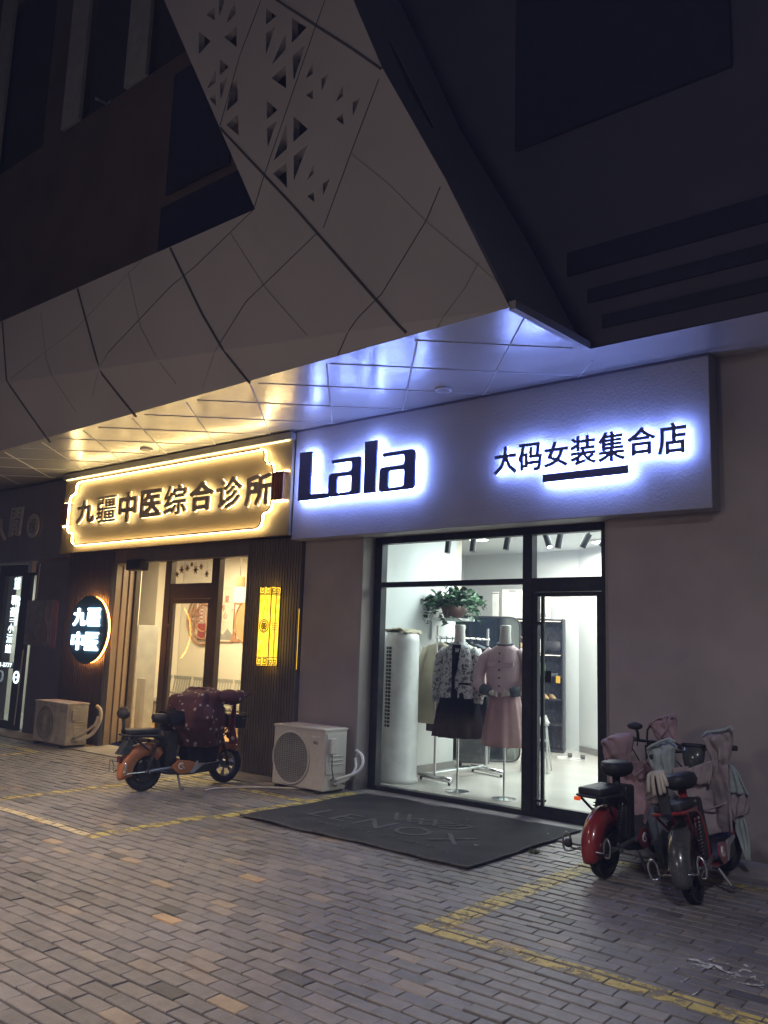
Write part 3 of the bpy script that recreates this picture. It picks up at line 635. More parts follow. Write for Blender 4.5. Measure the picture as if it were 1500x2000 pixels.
# hanging pothos in a pot on a wall shelf
pl = thing('potted_plant', 'bushy green trailing pothos in a brown pot high in the shop window', 'plant', (-6.15, 8.9, 1.93))
obj('pot', MB().loft([(0, 0, 0, .12, .12), (0, 0, .15, .17, .17)], 20), K['pot'], pl, smooth=True)
lf = MB()
for i in range(430):
    a = random.uniform(0, 2 * PI); r = random.random() ** .6 * .42; z = .17 + .22 * (1 - (r / .42) ** 2) * random.random() + random.uniform(-.05, .05)
    if random.random() < .3: z -= random.random() * .24 * (r > .2)
    c = Vector((r * math.cos(a) * 1.05, r * math.sin(a) * .8, z)); s = random.uniform(.03, .06)
    M = Matrix.Rotation(random.uniform(0, 2 * PI), 3, 'Z') @ Matrix.Rotation(random.uniform(-.9, .9), 3, 'X') @ Matrix.Rotation(random.uniform(-.7, .7), 3, 'Y')
    lf.add([c + M @ Vector(q) * s for q in ((0, -1, 0), (.62, -.3, .1), (.55, .45, .05), (0, 1.15, -.12), (-.55, .45, .05), (-.62, -.3, .1), (0, .1, -.08))], [(0, 1, 6), (1, 2, 6), (2, 3, 6), (3, 4, 6), (4, 5, 6), (5, 0, 6)])
obj('foliage', lf, K['leaf'], pl)
st = MB()
for i in range(18):
    a = random.uniform(0, 2 * PI); st.tube([(0, 0, .14), (.2 * math.cos(a), .16 * math.sin(a), .26), (.36 * math.cos(a), .3 * math.sin(a), random.uniform(-.1, .15))], .004, 5)
obj('stem', st, K['leaf'], pl)
tag(obj('wall_shelf', MB().box(-6.5, -5.95, 8.72, 9.08, 1.895, 1.925).box(-6.5, -6.47, 8.88, 8.92, 1.66, 1.895), K['inner_white'], bevel=.004), 'small white wall shelf carrying the green plant', 'shelf')
# garments rack
rk = thing('clothes_rack', 'chrome clothes rail on two round feet behind the mannequins', 'clothes rack', (-5.95, 8.28, .014))
obj('upright', MB().tube([(0, 0, .06), (0, 0, 1.80)], .016, 10), K['chrome'], rk); obj('upright', MB().tube([(.06, 1.02, .06), (.06, 1.02, 1.80)], .016, 10), K['chrome'], rk)
obj('rail', MB().tube([(0, -.03, 1.66), (.06, 1.05, 1.66)], .014, 10), K['chrome'], rk); obj('crossbar', MB().tube([(0, 0, .1), (.06, 1.02, .1)], .012, 8), K['chrome'], rk)
for dx, dy in ((0, 0), (.06, 1.02)):
    f_ = obj('foot', MB().tube([(dx - .27, dy + .07, .055), (dx + .29, dy - .08, .055)], .03, 12), K['chrome'], rk, smooth=True)
    for q in (-.24, .26): obj('castor', MB().tube([(dx + q, dy - q * .27, 0), (dx + q, dy - q * .27, .03)], .015, 8), K['black'], f_)
gs = [(.05, 'beige', .42, .95, 'long beige knit cardigan at the near end of the clothes rail'), (.16, 'skirtblack', .27, 1.05, 'black top hanging directly behind the beige cardigan on the rail'), (.27, 'greycloth', .22, .8, 'grey shirt third on the clothes rail'), (.38, 'skirtblack', .27, 1.1, 'long black coat in the middle of the clothes rail'), (.5, 'beige', .22, .75, 'cream top in the middle of the clothes rail'),
      (.62, 'skirtblack', .27, 1.1, 'black dress on the far half of the clothes rail'), (.74, 'denim', .22, .85, 'dark blue top on the far half of the clothes rail'), (.86, 'skirtblack', .23, .9, 'black jacket at the far end of the clothes rail')]
for t, mk, hw, ln, lb in gs:
    g = thing('hanging_garment', lb, 'garment', (-5.95 + .06 * t, 8.28 + 1.02 * t, 1.674), group='clothes hanging on the rail')
    obj('hanger', MB().tube([(0, 0, .02), (.02, 0, 0), (0, 0, -.05), (-.19, 0, -.11), (.19, 0, -.11), (0, 0, -.05)], .005, 6), K['black'], g)
    obj('cloth', MB().loft([(0, 0, -.06, .04, .02), (0, 0, -.10, .16, .03), (0, 0, -.14, .21, .035), (0, 0, -.4, hw * .8, .04), (0, 0, -.06 - ln, hw * .9, .055)], 28, .10, 6), K[mk], g, smooth=True)
    for s_ in (-1, 1): obj('sleeve', MB().tube([(s_ * .2, 0, -.13), (s_ * .27, -.01, -.35), (s_ * .29, 0, -.68)], [.05, .055, .05], 10), K[mk], g, smooth=True)
# mannequins
def mannequin(loc, rz, kind, label):
    g = thing('mannequin', label, 'mannequin', loc, rz)
    obj('neck', MB().loft([(0, 0, 1.50, .10, .07), (0, 0, 1.60, .065, .06), (0, 0, 1.72, .056, .056), (0, 0, 1.79, .06, .06), (0, 0, 1.80, .05, .05)], 20), K['skin'], g, smooth=True)
    obj('stand_pole', MB().tube([(0, 0, .03), (0, 0, .75)], .012, 10), K['chrome'], g)
    obj('stand_base', MB().loft([(0, 0, 0, .13, .13), (0, 0, .008, .13, .13), (0, 0, .02, .02, .02)], 28), K['chrome'], g)
    if kind == 0:
        jk, sk, jm, sm = 'jacket', 'skirt', K['floral'], K['skirtblack']
        obj(sk, MB().loft([(0, 0, .58, .27, .22), (0, 0, .85, .24, .19), (0, 0, 1.12, .17, .14)], 60, [.09, .05, .01], 11), sm, g, smooth=True)
        obj(jk, MB().loft([(0, 0, 1.0, .235, .16), (0, 0, 1.05, .23, .15), (0, 0, 1.25, .21, .14), (0, 0, 1.42, .205, .13), (0, 0, 1.54, .17, .11), (0, 0, 1.585, .10, .085), (0, 0, 1.61, .075, .07)], 44, [.03, .03, .03, .02, .01, .005, 0], 6, cap=False), jm, g, smooth=True)
        for s_ in (-1, 1): obj('sleeve', MB().tube([(s_ * .15, 0, 1.53), (s_ * .215, -.01, 1.44), (s_ * .25, -.02, 1.2), (s_ * .24, -.05, .95)], [.05, .066, .06, .052], 14), jm, g, smooth=True)
        obj('placket', MB().box(-.03, .0, -.165, -.14, 1.03, 1.56), K['skirtblack'], g)
        obj('inner_top', MB().add([(-.035, -.16, 1.25), (.02, -.16, 1.25), (.05, -.10, 1.58), (-.05, -.10, 1.58)], [(0, 1, 2, 3)]), K['skirtblack'], g)
        obj('pocket', MB().box(.05, .16, -.152, -.14, 1.15, 1.17), K['skirtblack'], g)
    else:
        jm, sm = K['pinkcloth'], K['pinkskirt']
        obj('skirt', MB().loft([(0, 0, .54, .235, .20), (0, 0, .62, .232, .19), (0, 0, .9, .19, .16), (0, 0, 1.14, .145, .12)], 60, [.07, .06, .04, .01], 8), sm, g, smooth=True)
        obj('jacket', MB().loft([(0, 0, 1.08, .145, .12), (0, 0, 1.12, .20, .15), (0, 0, 1.25, .20, .145), (0, 0, 1.42, .20, .13), (0, 0, 1.54, .165, .105), (0, 0, 1.58, .10, .085), (0, 0, 1.60, .085, .075)], 44, [0, .03, .03, .02, .01, .005, 0], 6, cap=False), jm, g, smooth=True)
        obj('collar', MB().tube([(.085 * math.cos(a), .078 * math.sin(a), 1.605 - .02 * (math.sin(a) < 0) * abs(math.sin(a))) for a in [2 * PI * k / 20 for k in range(20)]], .012, 8, closed=True), K['denim'], g, smooth=True)
        for s_ in (-1, 1):
            obj('sleeve', MB().tube([(s_ * .15, 0, 1.53), (s_ * .24, -.01, 1.43), (s_ * .285, -.02, 1.28), (s_ * .27, -.07, 1.17), (s_ * .19, -.14, 1.115)], [.05, .066, .068, .066, .05], 14), jm, g, smooth=True)
            cf = obj('cuff', MB().tube([(s_ * .20, -.13, 1.12), (s_ * .12, -.17, 1.10)], [.058, .05], 14), K['denim'], g, smooth=True)
            hd = MB().ell((s_ * .085, -.175, 1.09), (.035, .018, .028))
            for q in range(4): hd.tube([(s_ * .065, -.18, 1.105 - q * .012), (s_ * .035, -.185, 1.10 - q * .013), (s_ * .02, -.175, 1.09 - q * .013)], .0065, 6)
            hd.tube([(s_ * .085, -.19, 1.11), (s_ * .06, -.2, 1.125)], .007, 6)
            obj('hand', hd, K['skin'], g, smooth=True)
        obj('pocket_flap', MB().prism(rounded([(.04, 1.41), (.14, 1.41), (.14, 1.375), (.09, 1.355), (.04, 1.375)], .01), lambda a, b, t: (a, t, b), -.155, -.135), jm, g)
        obj('pocket_flap', MB().prism(rounded([(-.15, 1.41), (-.06, 1.41), (-.06, 1.375), (-.1, 1.355), (-.15, 1.375)], .01), lambda a, b, t: (a, t, b), -.152, -.132), jm, g)
        for q in range(5): obj('button', MB().disc((-.015, -.158 + (.01 if q > 3 else 0), 1.16 + q * .085), .009, 'y', .008, 12), K['black'], g)
mannequin((-5.39, 7.93, .014), R(15), 0, 'mannequin in a black and white floral blouse over a black skirt')
mannequin((-4.80, 7.93, .014), R(12), 1, 'mannequin in a pink buttoned jacket and long dusty pink skirt')
# standing mirror, step ladder, case
mi = thing('wall_mirror', 'large round cornered mirror leaning on the wall behind the mannequins', 'mirror', (-6.62, 10.2, .014), R(38))
pm = rounded([(-.75, .02), (.6, .02), (.6, 2.0), (-.75, 2.0)], .14, 6)
obj('glass', MB().prism(pm, lambda a, b, t: (a, t + b * .06, b), 0, .006), K['mirror'], mi)
obj('frame', MB().tube([(a, .006 + b * .06, b) for a, b in pm], .014, 6, closed=True), K['black'], mi)
ld = thing('step_ladder', 'small pale metal step ladder behind the pink skirt', 'ladder', (-5.55, 9.9, .014), R(20))
for s_ in (-.17, .17): obj('rail', MB().tube([(s_, 0, 0), (s_ * .8, .1, .62)], .014, 8), K['bench'], ld); obj('rear_leg', MB().tube([(s_, .36, 0), (s_ * .8, .12, .6)], .010, 8), K['bench'], ld)
for z in (.2, .4, .6): obj('step', MB().box(-.16, .16, z * .16 - .04, z * .16 + .08, z - .012, z + .012), K['bench'], ld)
cs = thing('suitcase', 'dark grey suitcase standing on the shop floor behind the rail', 'suitcase', (-6.35, 9.7, .02), R(30))
obj('shell', MB().box(-.22, .22, -.11, .11, .05, .62), K['darkgrey'], cs, bevel=.03); obj('handle', MB().tube([(-.09, 0, .62), (-.09, 0, .78), (.09, 0, .78), (.09, 0, .62)], .01, 8), K['steel'], cs)
for a in (-.17, .17): obj('wheel', MB().tube([(a, -.03, .025), (a, .03, .025)], .025, 12), K['black'], cs)
# back shelf with goods
xs0, xs1, ys = -7.42, -6.25, 12.15
bs = thing('display_shelf', 'tall dark display shelf unit at the back of the clothes shop', 'shelf', (-6.87, ys - .20, .014), R(20))
obj('side_panel', MB().box(-.58, -.555, 0, .26, 0, 2.05), K['shelf'], bs); obj('side_panel', MB().box(.575, .60, 0, .26, 0, 2.05), K['shelf'], bs)
obj('back_panel', MB().box(-.555, .575, .24, .26, 0, 2.05), K['marble'], bs)
SZ = [.03, .42, .80, 1.16, 1.50, 2.03]
for z in SZ:
    b_ = obj('shelf_board', MB().box(-.555, .575, .0, .24, z - .018, z + .006), K['shelf'], bs)
    if z in (1.50, 2.03): obj('led_strip', MB().box(-.54, .55, .004, .016, z - .024, z - .0185), E_SHELF, b_)
SH = lambda k, x: (-6.87 + x * math.cos(R(20)) - .11 * math.sin(R(20)), ys - .20 + x * math.sin(R(20)) + .11 * math.cos(R(20)), .014 + SZ[k] + .006)
def onshelf(name, k, x, wd, dp, h, m, label, cat):
    o = obj(name, MB().box(-wd / 2, wd / 2, -dp / 2, dp / 2, 0, h), m, bevel=.003); o.location = SH(k, x); o.rotation_euler = (0, 0, R(20)); return tag(o, label, cat)
def handbag(loc, m, s, label, grp=None):
    g = thing('handbag', label, 'handbag', loc, 0, grp)
    obj('body', MB().loft([(0, 0, 0, .13 * s, .06 * s), (0, 0, .1 * s, .14 * s, .055 * s), (0, 0, .17 * s, .11 * s, .03 * s)], 24), m, g, smooth=True)
    obj('strap', MB().tube([(-.09 * s, 0, .16 * s), (-.07 * s, 0, .26 * s), (0, 0, .30 * s), (.07 * s, 0, .26 * s), (.09 * s, 0, .16 * s)], .008, 6), m, g, smooth=True)
handbag(SH(4, -.42), K['tan'], 1.0, 'tan handbag with an arched strap at the left of the shelf under the top')
handbag(SH(4, .42), K['leather'], 1.15, 'glossy black handbag at the right of the shelf under the top')
handbag(SH(4, -.12), K['tan'], .9, 'small tan handbag beside the white box on the display shelf')
onshelf('white_box', 4, .14, .26, .16, .22, K['paper'], 'white box beside the black handbag on the display shelf', 'box')
def paperbag(x, y, w, h, label, txt=False):
    g = thing('paper_bag', label, 'paper bag', (SH(5, x)[0], SH(5, x)[1], 2.05 + .014), R(20), 'white paper bags on top of the shelf')
    obj('bag_body', MB().box(-w / 2, w / 2, -.06, .06, 0, h), K['paper'], g, bevel=.003)
    obj('bag_handle', MB().box(-.06, .06, -.064, -.0605, h - .03, h - .02), K['black'], g)
    if txt: obj('printing', text('allolala', (-w * .42, w * .36, .03, .10), -.0635, .002, shear=.2), K['ink'], g)
paperbag(.20, 0, .36, .42, 'white paper bag printed with black script on top of the display shelf', True)
paperbag(-.22, 0, .34, .46, 'plain white paper bag on top of the display shelf behind the mullion')
paperbag(-.50, 0, .10, .42, 'narrow grey white bag at the left end of the shelf top')
def bottle(x, k, r, h, m, label):
    p = SH(k, x); g = thing('bottle', label, 'bottle', p, 0, 'bottles on the display shelf')
    obj('bottle_body', MB().loft([(0, 0, 0, r, r), (0, 0, h * .7, r, r), (0, 0, h * .78, r * .4, r * .4)], 16), m, g, smooth=False); obj('cap', MB().loft([(0, 0, h * .78, r * .5, r * .5), (0, 0, h, r * .5, r * .5)], 12), K['black'], g)
bottle(.26, 3, .045, .26, K['greenb'], 'green bottle with a dark cap on the display shelf'); bottle(-.01, 3, .04, .13, K['paper'], 'small white bottle beside the mustard box on the display shelf'); bottle(-.26, 3, .035, .2, K['beige'], 'slim cream bottle at the left of the third shelf')
onshelf('small_box', 3, .10, .09, .08, .08, K['goldy'], 'little mustard yellow box next to the green bottle', 'box')
onshelf('trinket_tray', 3, .42, .16, .06, .03, K['chrome'], 'small silver trinket tray at the right end of the third shelf', 'tray')
def shoes(loc, rz, m, label, grp, heel=.05, L=.25):
    g = thing('pair_of_shoes', label, 'shoes', loc, rz, grp)
    for s_ in (-.06, .06):
        obj('shoe', MB().loft([(s_, 0, 0, .035, L / 2), (s_, 0, .012, .038, L / 2), (s_, .02, .035, .034, L / 2 - .02), (s_, .06, .07 + heel, .026, .055)], 18), m, g, smooth=True)
SG = 'shoes on the display shelf'
shoes(SH(2, -.3), .5, K['steel'], 'silver flat shoes at the left of the fourth shelf', SG, 0); shoes(SH(2, .1), .9, K['chrome'], 'silver strappy sandals in the middle of the fourth shelf', SG, 0); shoes(SH(2, .36), .9, K['tan'], 'tan flat sandals at the right of the fourth shelf', SG, 0)
shoes(SH(1, -.42), .6, K['nude'], 'salmon high heels at the left of the fifth shelf', SG, .08); shoes(SH(1, .0), .9, K['nude'], 'nude high heels in the middle of the fifth shelf', SG, .08); shoes(SH(1, .26), .9, K['paper'], 'white pointed heels on the fifth shelf', SG, .05)
shoes(SH(0, -.1), .9, K['black'], 'black shoes at the bottom of the display shelf', SG, .01); shoes((-6.75, 11.7, .014), .8, K['paper'], 'cream trainers on the floor before the display shelf', 'trainers')
for q, x in enumerate((-6.02, -5.8)):
    s = thing('slipper', 'black and white slipper on the tiles, %s of the pair' % ('left' if q == 0 else 'right'), 'slipper', (x, 11.65 - q * .03, .014), R(-60), 'pair of slippers on the shop floor')
    obj('sole', MB().loft([(0, 0, 0, .045, .12), (0, 0, .02, .045, .12)], 20), K['paper'], s); obj('strap', MB().grid(lambda u, v: (.05 * math.cos(PI * u), .04 + v * .06, .02 + .05 * math.sin(PI * u)), 12, 4), K['black'], s, solid=.006)
tag(obj('tissue_box', MB().box(-6.40, -6.33, 12.085, 12.095, 1.07, 1.175), K['goldy'], bevel=.003), 'small cream tag hanging on the right edge of the display shelf', 'tag')
# ================================================================== SIGNS OF THE CLOTHES SHOP
def glyph(poly_list, name, y, dep, par, led, m=K['letter'], grow=0):
    o = obj(name, plate(poly_list, dep, y), m, par, world=True)
    l = obj('led_back', plate(poly_list, .004, y + dep + .006), led, o, world=True)
    return o
YL = 6.795
sg = thing('letter_sign', 'large halo lit black letters Lala with glare painted blue on the plaster fascia', 'shop sign', (-6.1, YF, 3.15))
def bx(u0, u1, v0, v1, pts): return [(u0 + (u1 - u0) * a, v0 + (v1 - v0) * b_) for a, b_ in pts]
glyph([rounded(bx(-6.915, -6.44, 3.175, 3.745, [(0, 0), (1, 0), (1, .09), (.40, .12), (.40, 1), (0, 1)]), .004)], 'letter', YL, .03, sg, E_COOL)
def la(x0, x1, z0, z1):
    out = rounded(bx(x0, x1, z0, z1, [(.16, 0), (1, 0), (1, 1), (.08, 1), (.08, .90), (.72, .90), (.72, .63), (0, .63), (0, 0)]), .05, 5)
    hole = rounded(bx(x0, x1, z0, z1, [(.26, .08), (.72, .08), (.72, .52), (.26, .52)]), .035, 5)
    return [out, hole]
glyph(la(-6.44, -5.96, 3.18, 3.60), 'letter', YL, .03, sg, E_COOL)
glyph([rounded(bx(-5.915, -5.745, 3.175, 3.75, [(0, 0), (1, 0), (1, 1), (0, 1)]), .004)], 'letter', YL, .03, sg, E_COOL)
glyph(la(-5.70, -5.225, 3.17, 3.59), 'letter', YL, .03, sg, E_COOL)
sg = thing('character_sign', 'halo lit black Chinese characters painted blue for glare with a bar beneath on the plaster fascia', 'shop sign', (-3.3, YF, 3.15))
for i, ch in enumerate('大码女装集合店'):
    x0 = -4.262 + i * .2685; bxx = (x0, x0 + .245, 3.205, 3.475)
    if ch == '女': bxx = (x0, x0 + .245, 3.215, 3.455)
    if ch == '合': bxx = (x0, x0 + .25, 3.23, 3.475)
    o = obj('character', bold(ch, bxx, YL + .0, .022, 0, .006), K['letter'], sg, world=True)
    obj('led_back', text(ch, bxx, YL + .04, .003, 0), E_COOL, o, world=True)
glyph([bx(-3.735, -2.915, 3.085, 3.155, [(0, 0), (1, 0), (1, 1), (0, 1)])], 'underline_bar', YL, .03, sg, E_COOL)
# ================================================================== CLINIC SIGN BOARD
yb = 6.87
cb = thing('clinic_signboard', 'wide cream signboard with warm lit outline and carved Chinese characters', 'shop sign', (-9.6, 7.0, 2.8))
def cp(name, mb, m, par=cb, **k): return obj(name, mb, m, par, world=True, **k)
cp('board', MB().box(-12.15, -7.12, yb, YW - .004, 2.83, 3.95), K['board'])
cp('top_cap', MB().box(-12.17, -7.11, yb - .05, YW - .004, 3.952, 4.035), K['cap']); cp('edge_trim', MB().box(-12.16, -7.11, yb - .012, yb + .03, 2.80, 2.828), K['board'])
cp('led_strip', MB().box(-12.1, -7.16, yb - .026, yb - .012, 3.938, 3.950), emi('warm_led_soft', (1, .76, .3), 7))
cxm = -9.63; hw = 2.11; zc = 3.39
def half():   # right half of the outline, top to bottom
    P = []
    P += [(hw - .10, .49), (hw - .03, .47), (hw, .42), (hw + .005, .33), (hw + .04, .30), (hw + .11, .29), (hw + .15, .25), (hw + .165, .17)]
    return P
rt = half(); top = [(cxm + a, zc + b_) for a, b_ in rt]; bot = [(cxm + a, zc - b_) for a, b_ in reversed(rt)]
right = top + bot; left = [(2 * cxm - a, b_) for a, b_ in reversed(right)]
loop = right + left
SB = 6.79
cp('outline_molding', MB().tube([(a, SB, b_) for a, b_ in loop], .011, 6, closed=True), K['copper'])
cp('led_outline', MB().tube([(a, SB + .028, b_) for a, b_ in loop], .015, 6, closed=True), E_WARM)
for s_ in (1, -1):
    x0 = cxm + s_ * (hw + .17); x1 = cxm + s_ * (hw + .36); a, b_ = min(x0, x1), max(x0, x1)
    eb = cp('end_fins', MB().box(a, b_, SB - .005, yb - .002, zc - .17, zc - .155).box(a, b_, SB - .005, yb - .002, zc + .155, zc + .17), K['copper'])
    fm = MB()
    for k in range(5): fm.box(a + (b_ - a) * (k + .12) / 5, a + (b_ - a) * (k + .72) / 5, SB + .0, SB + .03, zc - .154, zc + .154)
    cp('fin', fm, K['copper'], eb)
    for z_ in (.182, -.182): cp('led_strip', MB().box(a + .01, b_ + .02 * s_, yb - .03, yb - .015, zc + z_ - .007, zc + z_ + .007), E_WARM, eb)
zz = [(3.21, 3.57), (3.19, 3.58), (3.17, 3.58), (3.19, 3.58), (3.18, 3.59), (3.19, 3.59), (3.18, 3.59), (3.17, 3.57)]
for i, ch in enumerate('九疆中医综合诊所'):
    x0 = -11.62 + i * .5420; bxx = (x0, x0 + .475, zz[i][0], zz[i][1])
    if ch == '中': bxx = (x0 + .02, x0 + .45, 3.15, 3.60)
    o = obj('character', bold(ch, bxx, 6.775, .03, 0, .005 if ch == '疆' else .010 if ch in '综诊' else .016), K['bronze'], cb, world=True)
    obj('led_back', bold(ch, bxx, 6.814, .002, 0, .004 if ch == '疆' else .010), E_WARMTXT, o, world=True)
# ================================================================== CLINIC FRONT
cf = thing('clinic_entrance', 'brown framed clinic entrance between two pillars clad in dark slats', 'shop front', (-9.4, 7.3, 0))
def fp(name, mb, m, par=cf, **k): return obj(name, mb, m, par, world=True, **k)
def slats(x0, x1, z0, z1, y, name, mm='slat'):
    mb = MB().box(x0, x1, y, y + .05, z0, z1); n = round((x1 - x0) / .046); w_ = (x1 - x0) / n
    for k in range(n): mb.box(x0 + k * w_ + .008, x0 + (k + 1) * w_ - .006, y - .022, y - .0005, z0, z1)
    return fp(name, mb, K[mm])
slats(-8.02, -7.06, 0.012, 2.80, 7.075, 'slat_pillar'); fp('pillar_core', MB().box(-8.0, -7.06, 7.127, 7.75, 0.012, 2.82), K['brown_board'])
slats(-12.17, -10.98, 0.012, 2.80, 7.075, 'slat_pillar', 'slat_navy'); fp('pillar_core', MB().prism([(-12.17, 7.127), (-11.0, 7.127), (-11.38, 7.71), (-12.17, 7.71)], lambda a, b, t: (a, b, t), .012, 2.82), K['brown_board'])
fp('header_panel', MB().box(-10.98, -8.02, 7.09, 7.13, 2.62, 2.82).box(-11.36, -8.02, 7.135, 7.75, 2.75, 2.82), K['slat'])
for a, b_, q in ((.005, .30, .012), (.31, .38, .03), (.39, .64, .012), (.65, .71, .034), (.72, .99, .014)):
    P = lambda t, o_: (-10.985 - .38 * t + o_ * .84, 7.13 + .583 * t + o_ * .54)
    fp('side_board', MB().prism([P(a, 0), P(a, q), P(b_, q), P(b_, 0)], lambda u_, v_, t: (u_, v_, t), .012, 2.62), K['brown_board'], bevel=.004)
gy = 7.7
gz = fp('clinic_glazing', MB().box(-11.36, -8.02, gy, gy + .09, .014, .10).box(-11.36, -8.02, gy, gy + .09, 2.70, 2.75).box(-10.56, -10.42, gy - .004, gy + .09, .1, 2.7).box(-9.48, -9.32, gy - .004, gy + .09, .1, 2.7)
        .box(-10.42, -9.48, gy + .003, gy + .088, 2.14, 2.36).box(-8.06, -8.02, gy, gy + .09, .1, 2.7).box(-11.36, -11.30, gy, gy + .09, .1, 2.7), K['brown_alu'], bevel=.004)
fp('pane', MB().sheet(-11.30, -10.56, gy + .04, .1, 2.7).sheet(-9.32, -8.06, gy + .04, .1, 2.7).sheet(-10.42, -9.48, gy + .04, 2.36, 2.7), K['glass2'], gz)
cd = fp('clinic_door', MB().box(-10.415, -10.35, gy + .01, gy + .07, .105, 2.135).box(-9.545, -9.485, gy + .01, gy + .07, .105, 2.135).box(-10.35, -9.545, gy + .01, gy + .07, 2.07, 2.135).box(-10.35, -9.545, gy + .01, gy + .07, .105, .30), K['brown_alu'], bevel=.003)
fp('door_pane', MB().sheet(-10.35, -9.545, gy + .03, .3, 2.07), K['glass2'], cd)
fp('handle', MB().tube([(-10.27, gy - .05, .35), (-10.27, gy - .05, 1.98)], .022, 10).tube([(-10.38, gy - .03, 1.75), (-10.27, gy - .05, 1.75)], .018, 8).tube([(-10.38, gy - .03, .42), (-10.27, gy - .05, .42)], .018, 8).ell((-10.27, gy - .055, 1.18), (.035, .03, .07)), K['brown_alu'], cd)
tag(obj('wall_speaker', MB().box(-10.56, -10.22, 7.0, 7.16, 2.50, 2.66), K['black'], bevel=.02), 'black box speaker under the left end of the clinic header', 'speaker')
# round projecting sign
rs = thing('round_sign', 'round dark blue sign with white lit Chinese characters and orange rim glow', 'round sign', (-11.32, 7.05, 1.65))
obj('disc', MB().disc((0, -.115, 0), .49, 'y', .05, 64), K['disc'], rs, bevel=.006)
ring = [(.475 * math.cos(2 * PI * k / 56), -.045, .475 * math.sin(2 * PI * k / 56)) for k in range(56)]
obj('rim_glow', MB().tube(ring, .012, 6, closed=True), E_RING, rs)
obj('rim', MB().tube([(x * 1.03, -.10, z * 1.03) for x, y, z in ring], .012, 8, closed=True), K['black'], rs)
for s_ in (-.2, .2): obj('standoff', MB().tube([(s_, -.07, .2), (s_, .02, .2)], .012, 6), K['black'], rs)
for ch, x, z in (('九', -.37, .02), ('疆', .0, .02), ('中', -.37, -.33), ('医', .0, -.33)):
    obj('character', text(ch, (x, x + .33, z + .03, z + .29), -.13, .012, .02), E_TEXTW, rs)
# wall lantern
ln = thing('wall_lantern', 'glowing yellow box lantern with dark fretwork on the right slat pillar', 'wall lantern', (-7.48, 7.05, 1.27))
obj('panel', MB().box(-.10, .10, -.15, 0, .01, .93), E_LANT, ln)
fr = MB()
for x in (-.105, .097): fr.box(x, x + .008, -.158, -.1505, 0, .94)
for z in (0, .10, .835, .93): fr.box(-.105, .105, -.158, -.1505, z, z + .008); fr.box(.1005, .108, -.155, 0, z, z + .008)
fr.box(.1005, .106, -.158, -.150, 0, .94); fr.box(.1005, .108, -.012, 0, 0, .94); fr.box(.1005, .107, -.078, -.072, 0, .94)
obj('frame', fr, K['black'], ln)
fo = MB()
def key(x, z, s, pl):
    pts = [(0, 0), (1, 0), (1, 1), (.25, 1), (.25, .35), (.7, .35), (.7, .68)]
    for (a, b_), (c, d) in zip(pts, pts[1:]):
        P = [(x + a * s, z + b_ * s), (x + c * s, z + d * s)]
        fo.tube([(P[0][0], -.153, P[0][1]), (P[1][0], -.153, P[1][1])] if pl else [(.103, -P[0][0], P[0][1]), (.103, -P[1][0], P[1][1])], .0055, 4)
for z in (.02, .855):
    for x in (-.092, .005): key(x, z, .07, True)
    for x in (.015, .085): key(x, z, .055, False)
for q in range(4):
    z = .43 + q * .025; r_ = .06 - abs(q - 1.5) * .012
    fo.tube([(.0 + r_ * math.cos(a) * .8, -.153, z + .02 * math.sin(a)) for a in [2 * PI * k / 16 for k in range(16)]], .0055, 4, closed=True)
    fo.tube([(.103, -.03, z), (.103, -.12, z)], .003, 4)
fo.tube([(.0 + .075 * math.cos(a), -.153, .47 + .075 * math.sin(a)) for a in [2 * PI * k / 24 for k in range(24)]], .0055, 4, closed=True)
obj('fretwork', fo, K['ink'], ln)
tag(obj('side_lantern_strip', MB().box(-7.0615, -7.0595, 7.049, 7.053, 1.25, 1.95), E_LANT), 'thin yellow light strip on the right edge of the slat pillar', 'light strip')
# ================================================================== CLINIC INTERIOR
cr = thing('clinic_room', 'warm lit clinic waiting room seen through the brown framed door', 'room', (-11, 9, 0))
def rp_(name, mb, m, par=cr, **k): return obj(name, mb, m, par, world=True, **k)
YC = 10.5
rp_('room_floor', MB().box(-13.0, -7.2, 7.79, 10.7, -.05, .014).box(-16.5, -13.0, 8.97, 10.7, -.05, .014), K['wood_floor'])
rp_('room_wall', MB().box(-16.5, -7.2, YC, YC + .1, 0, 3.6).box(-16.6, -16.5, 7.79, YC, 0, 3.6).box(-7.3, -7.2, 7.79, YC, 0, 3.6).box(-13.1, -11.37, 7.72, 7.79, 0, 3.6).box(-13.1, -13.0, 7.5, 8.95, 0, 3.6).box(-16.5, -13.0, 8.93, 8.97, 0, 3.6).box(-12.17, -7.2, 7.76, 7.79, 2.76, 3.6).box(-7.9, -7.3, 7.752, 7.79, 0, 2.76).box(-14.6, -13.8, 9.9, 10.49, 0, 3.6), K['inner_cream'])
rp_('room_ceiling', MB().box(-16.6, -7.2, 7.7, 10.6, 3.6, 3.7), K['inner_cream'])
for z, y in ((3.15, 9.6), (3.2, 8.6)): rp_('ceiling_beam', MB().box(-16, -7.35, y, y + .14, z, z + .12), K['beam'])
rp_('skirting', MB().box(-16.4, -7.35, YC - .015, YC - .001, .014, .12), K['brown_board'])
area('clinic_light', (-11.5, 9.1, 3.05), 2.0, 190, (1, .80, .46), (0, 0, 0), 1.2)
area('clinic_light', (-9.0, 9.0, 3.05), 1.2, 70, (1, .80, .46), (0, 0, 0), 1.2)
def wallp(pts, y=YC): return [A(px, py, y) for px, py in pts]
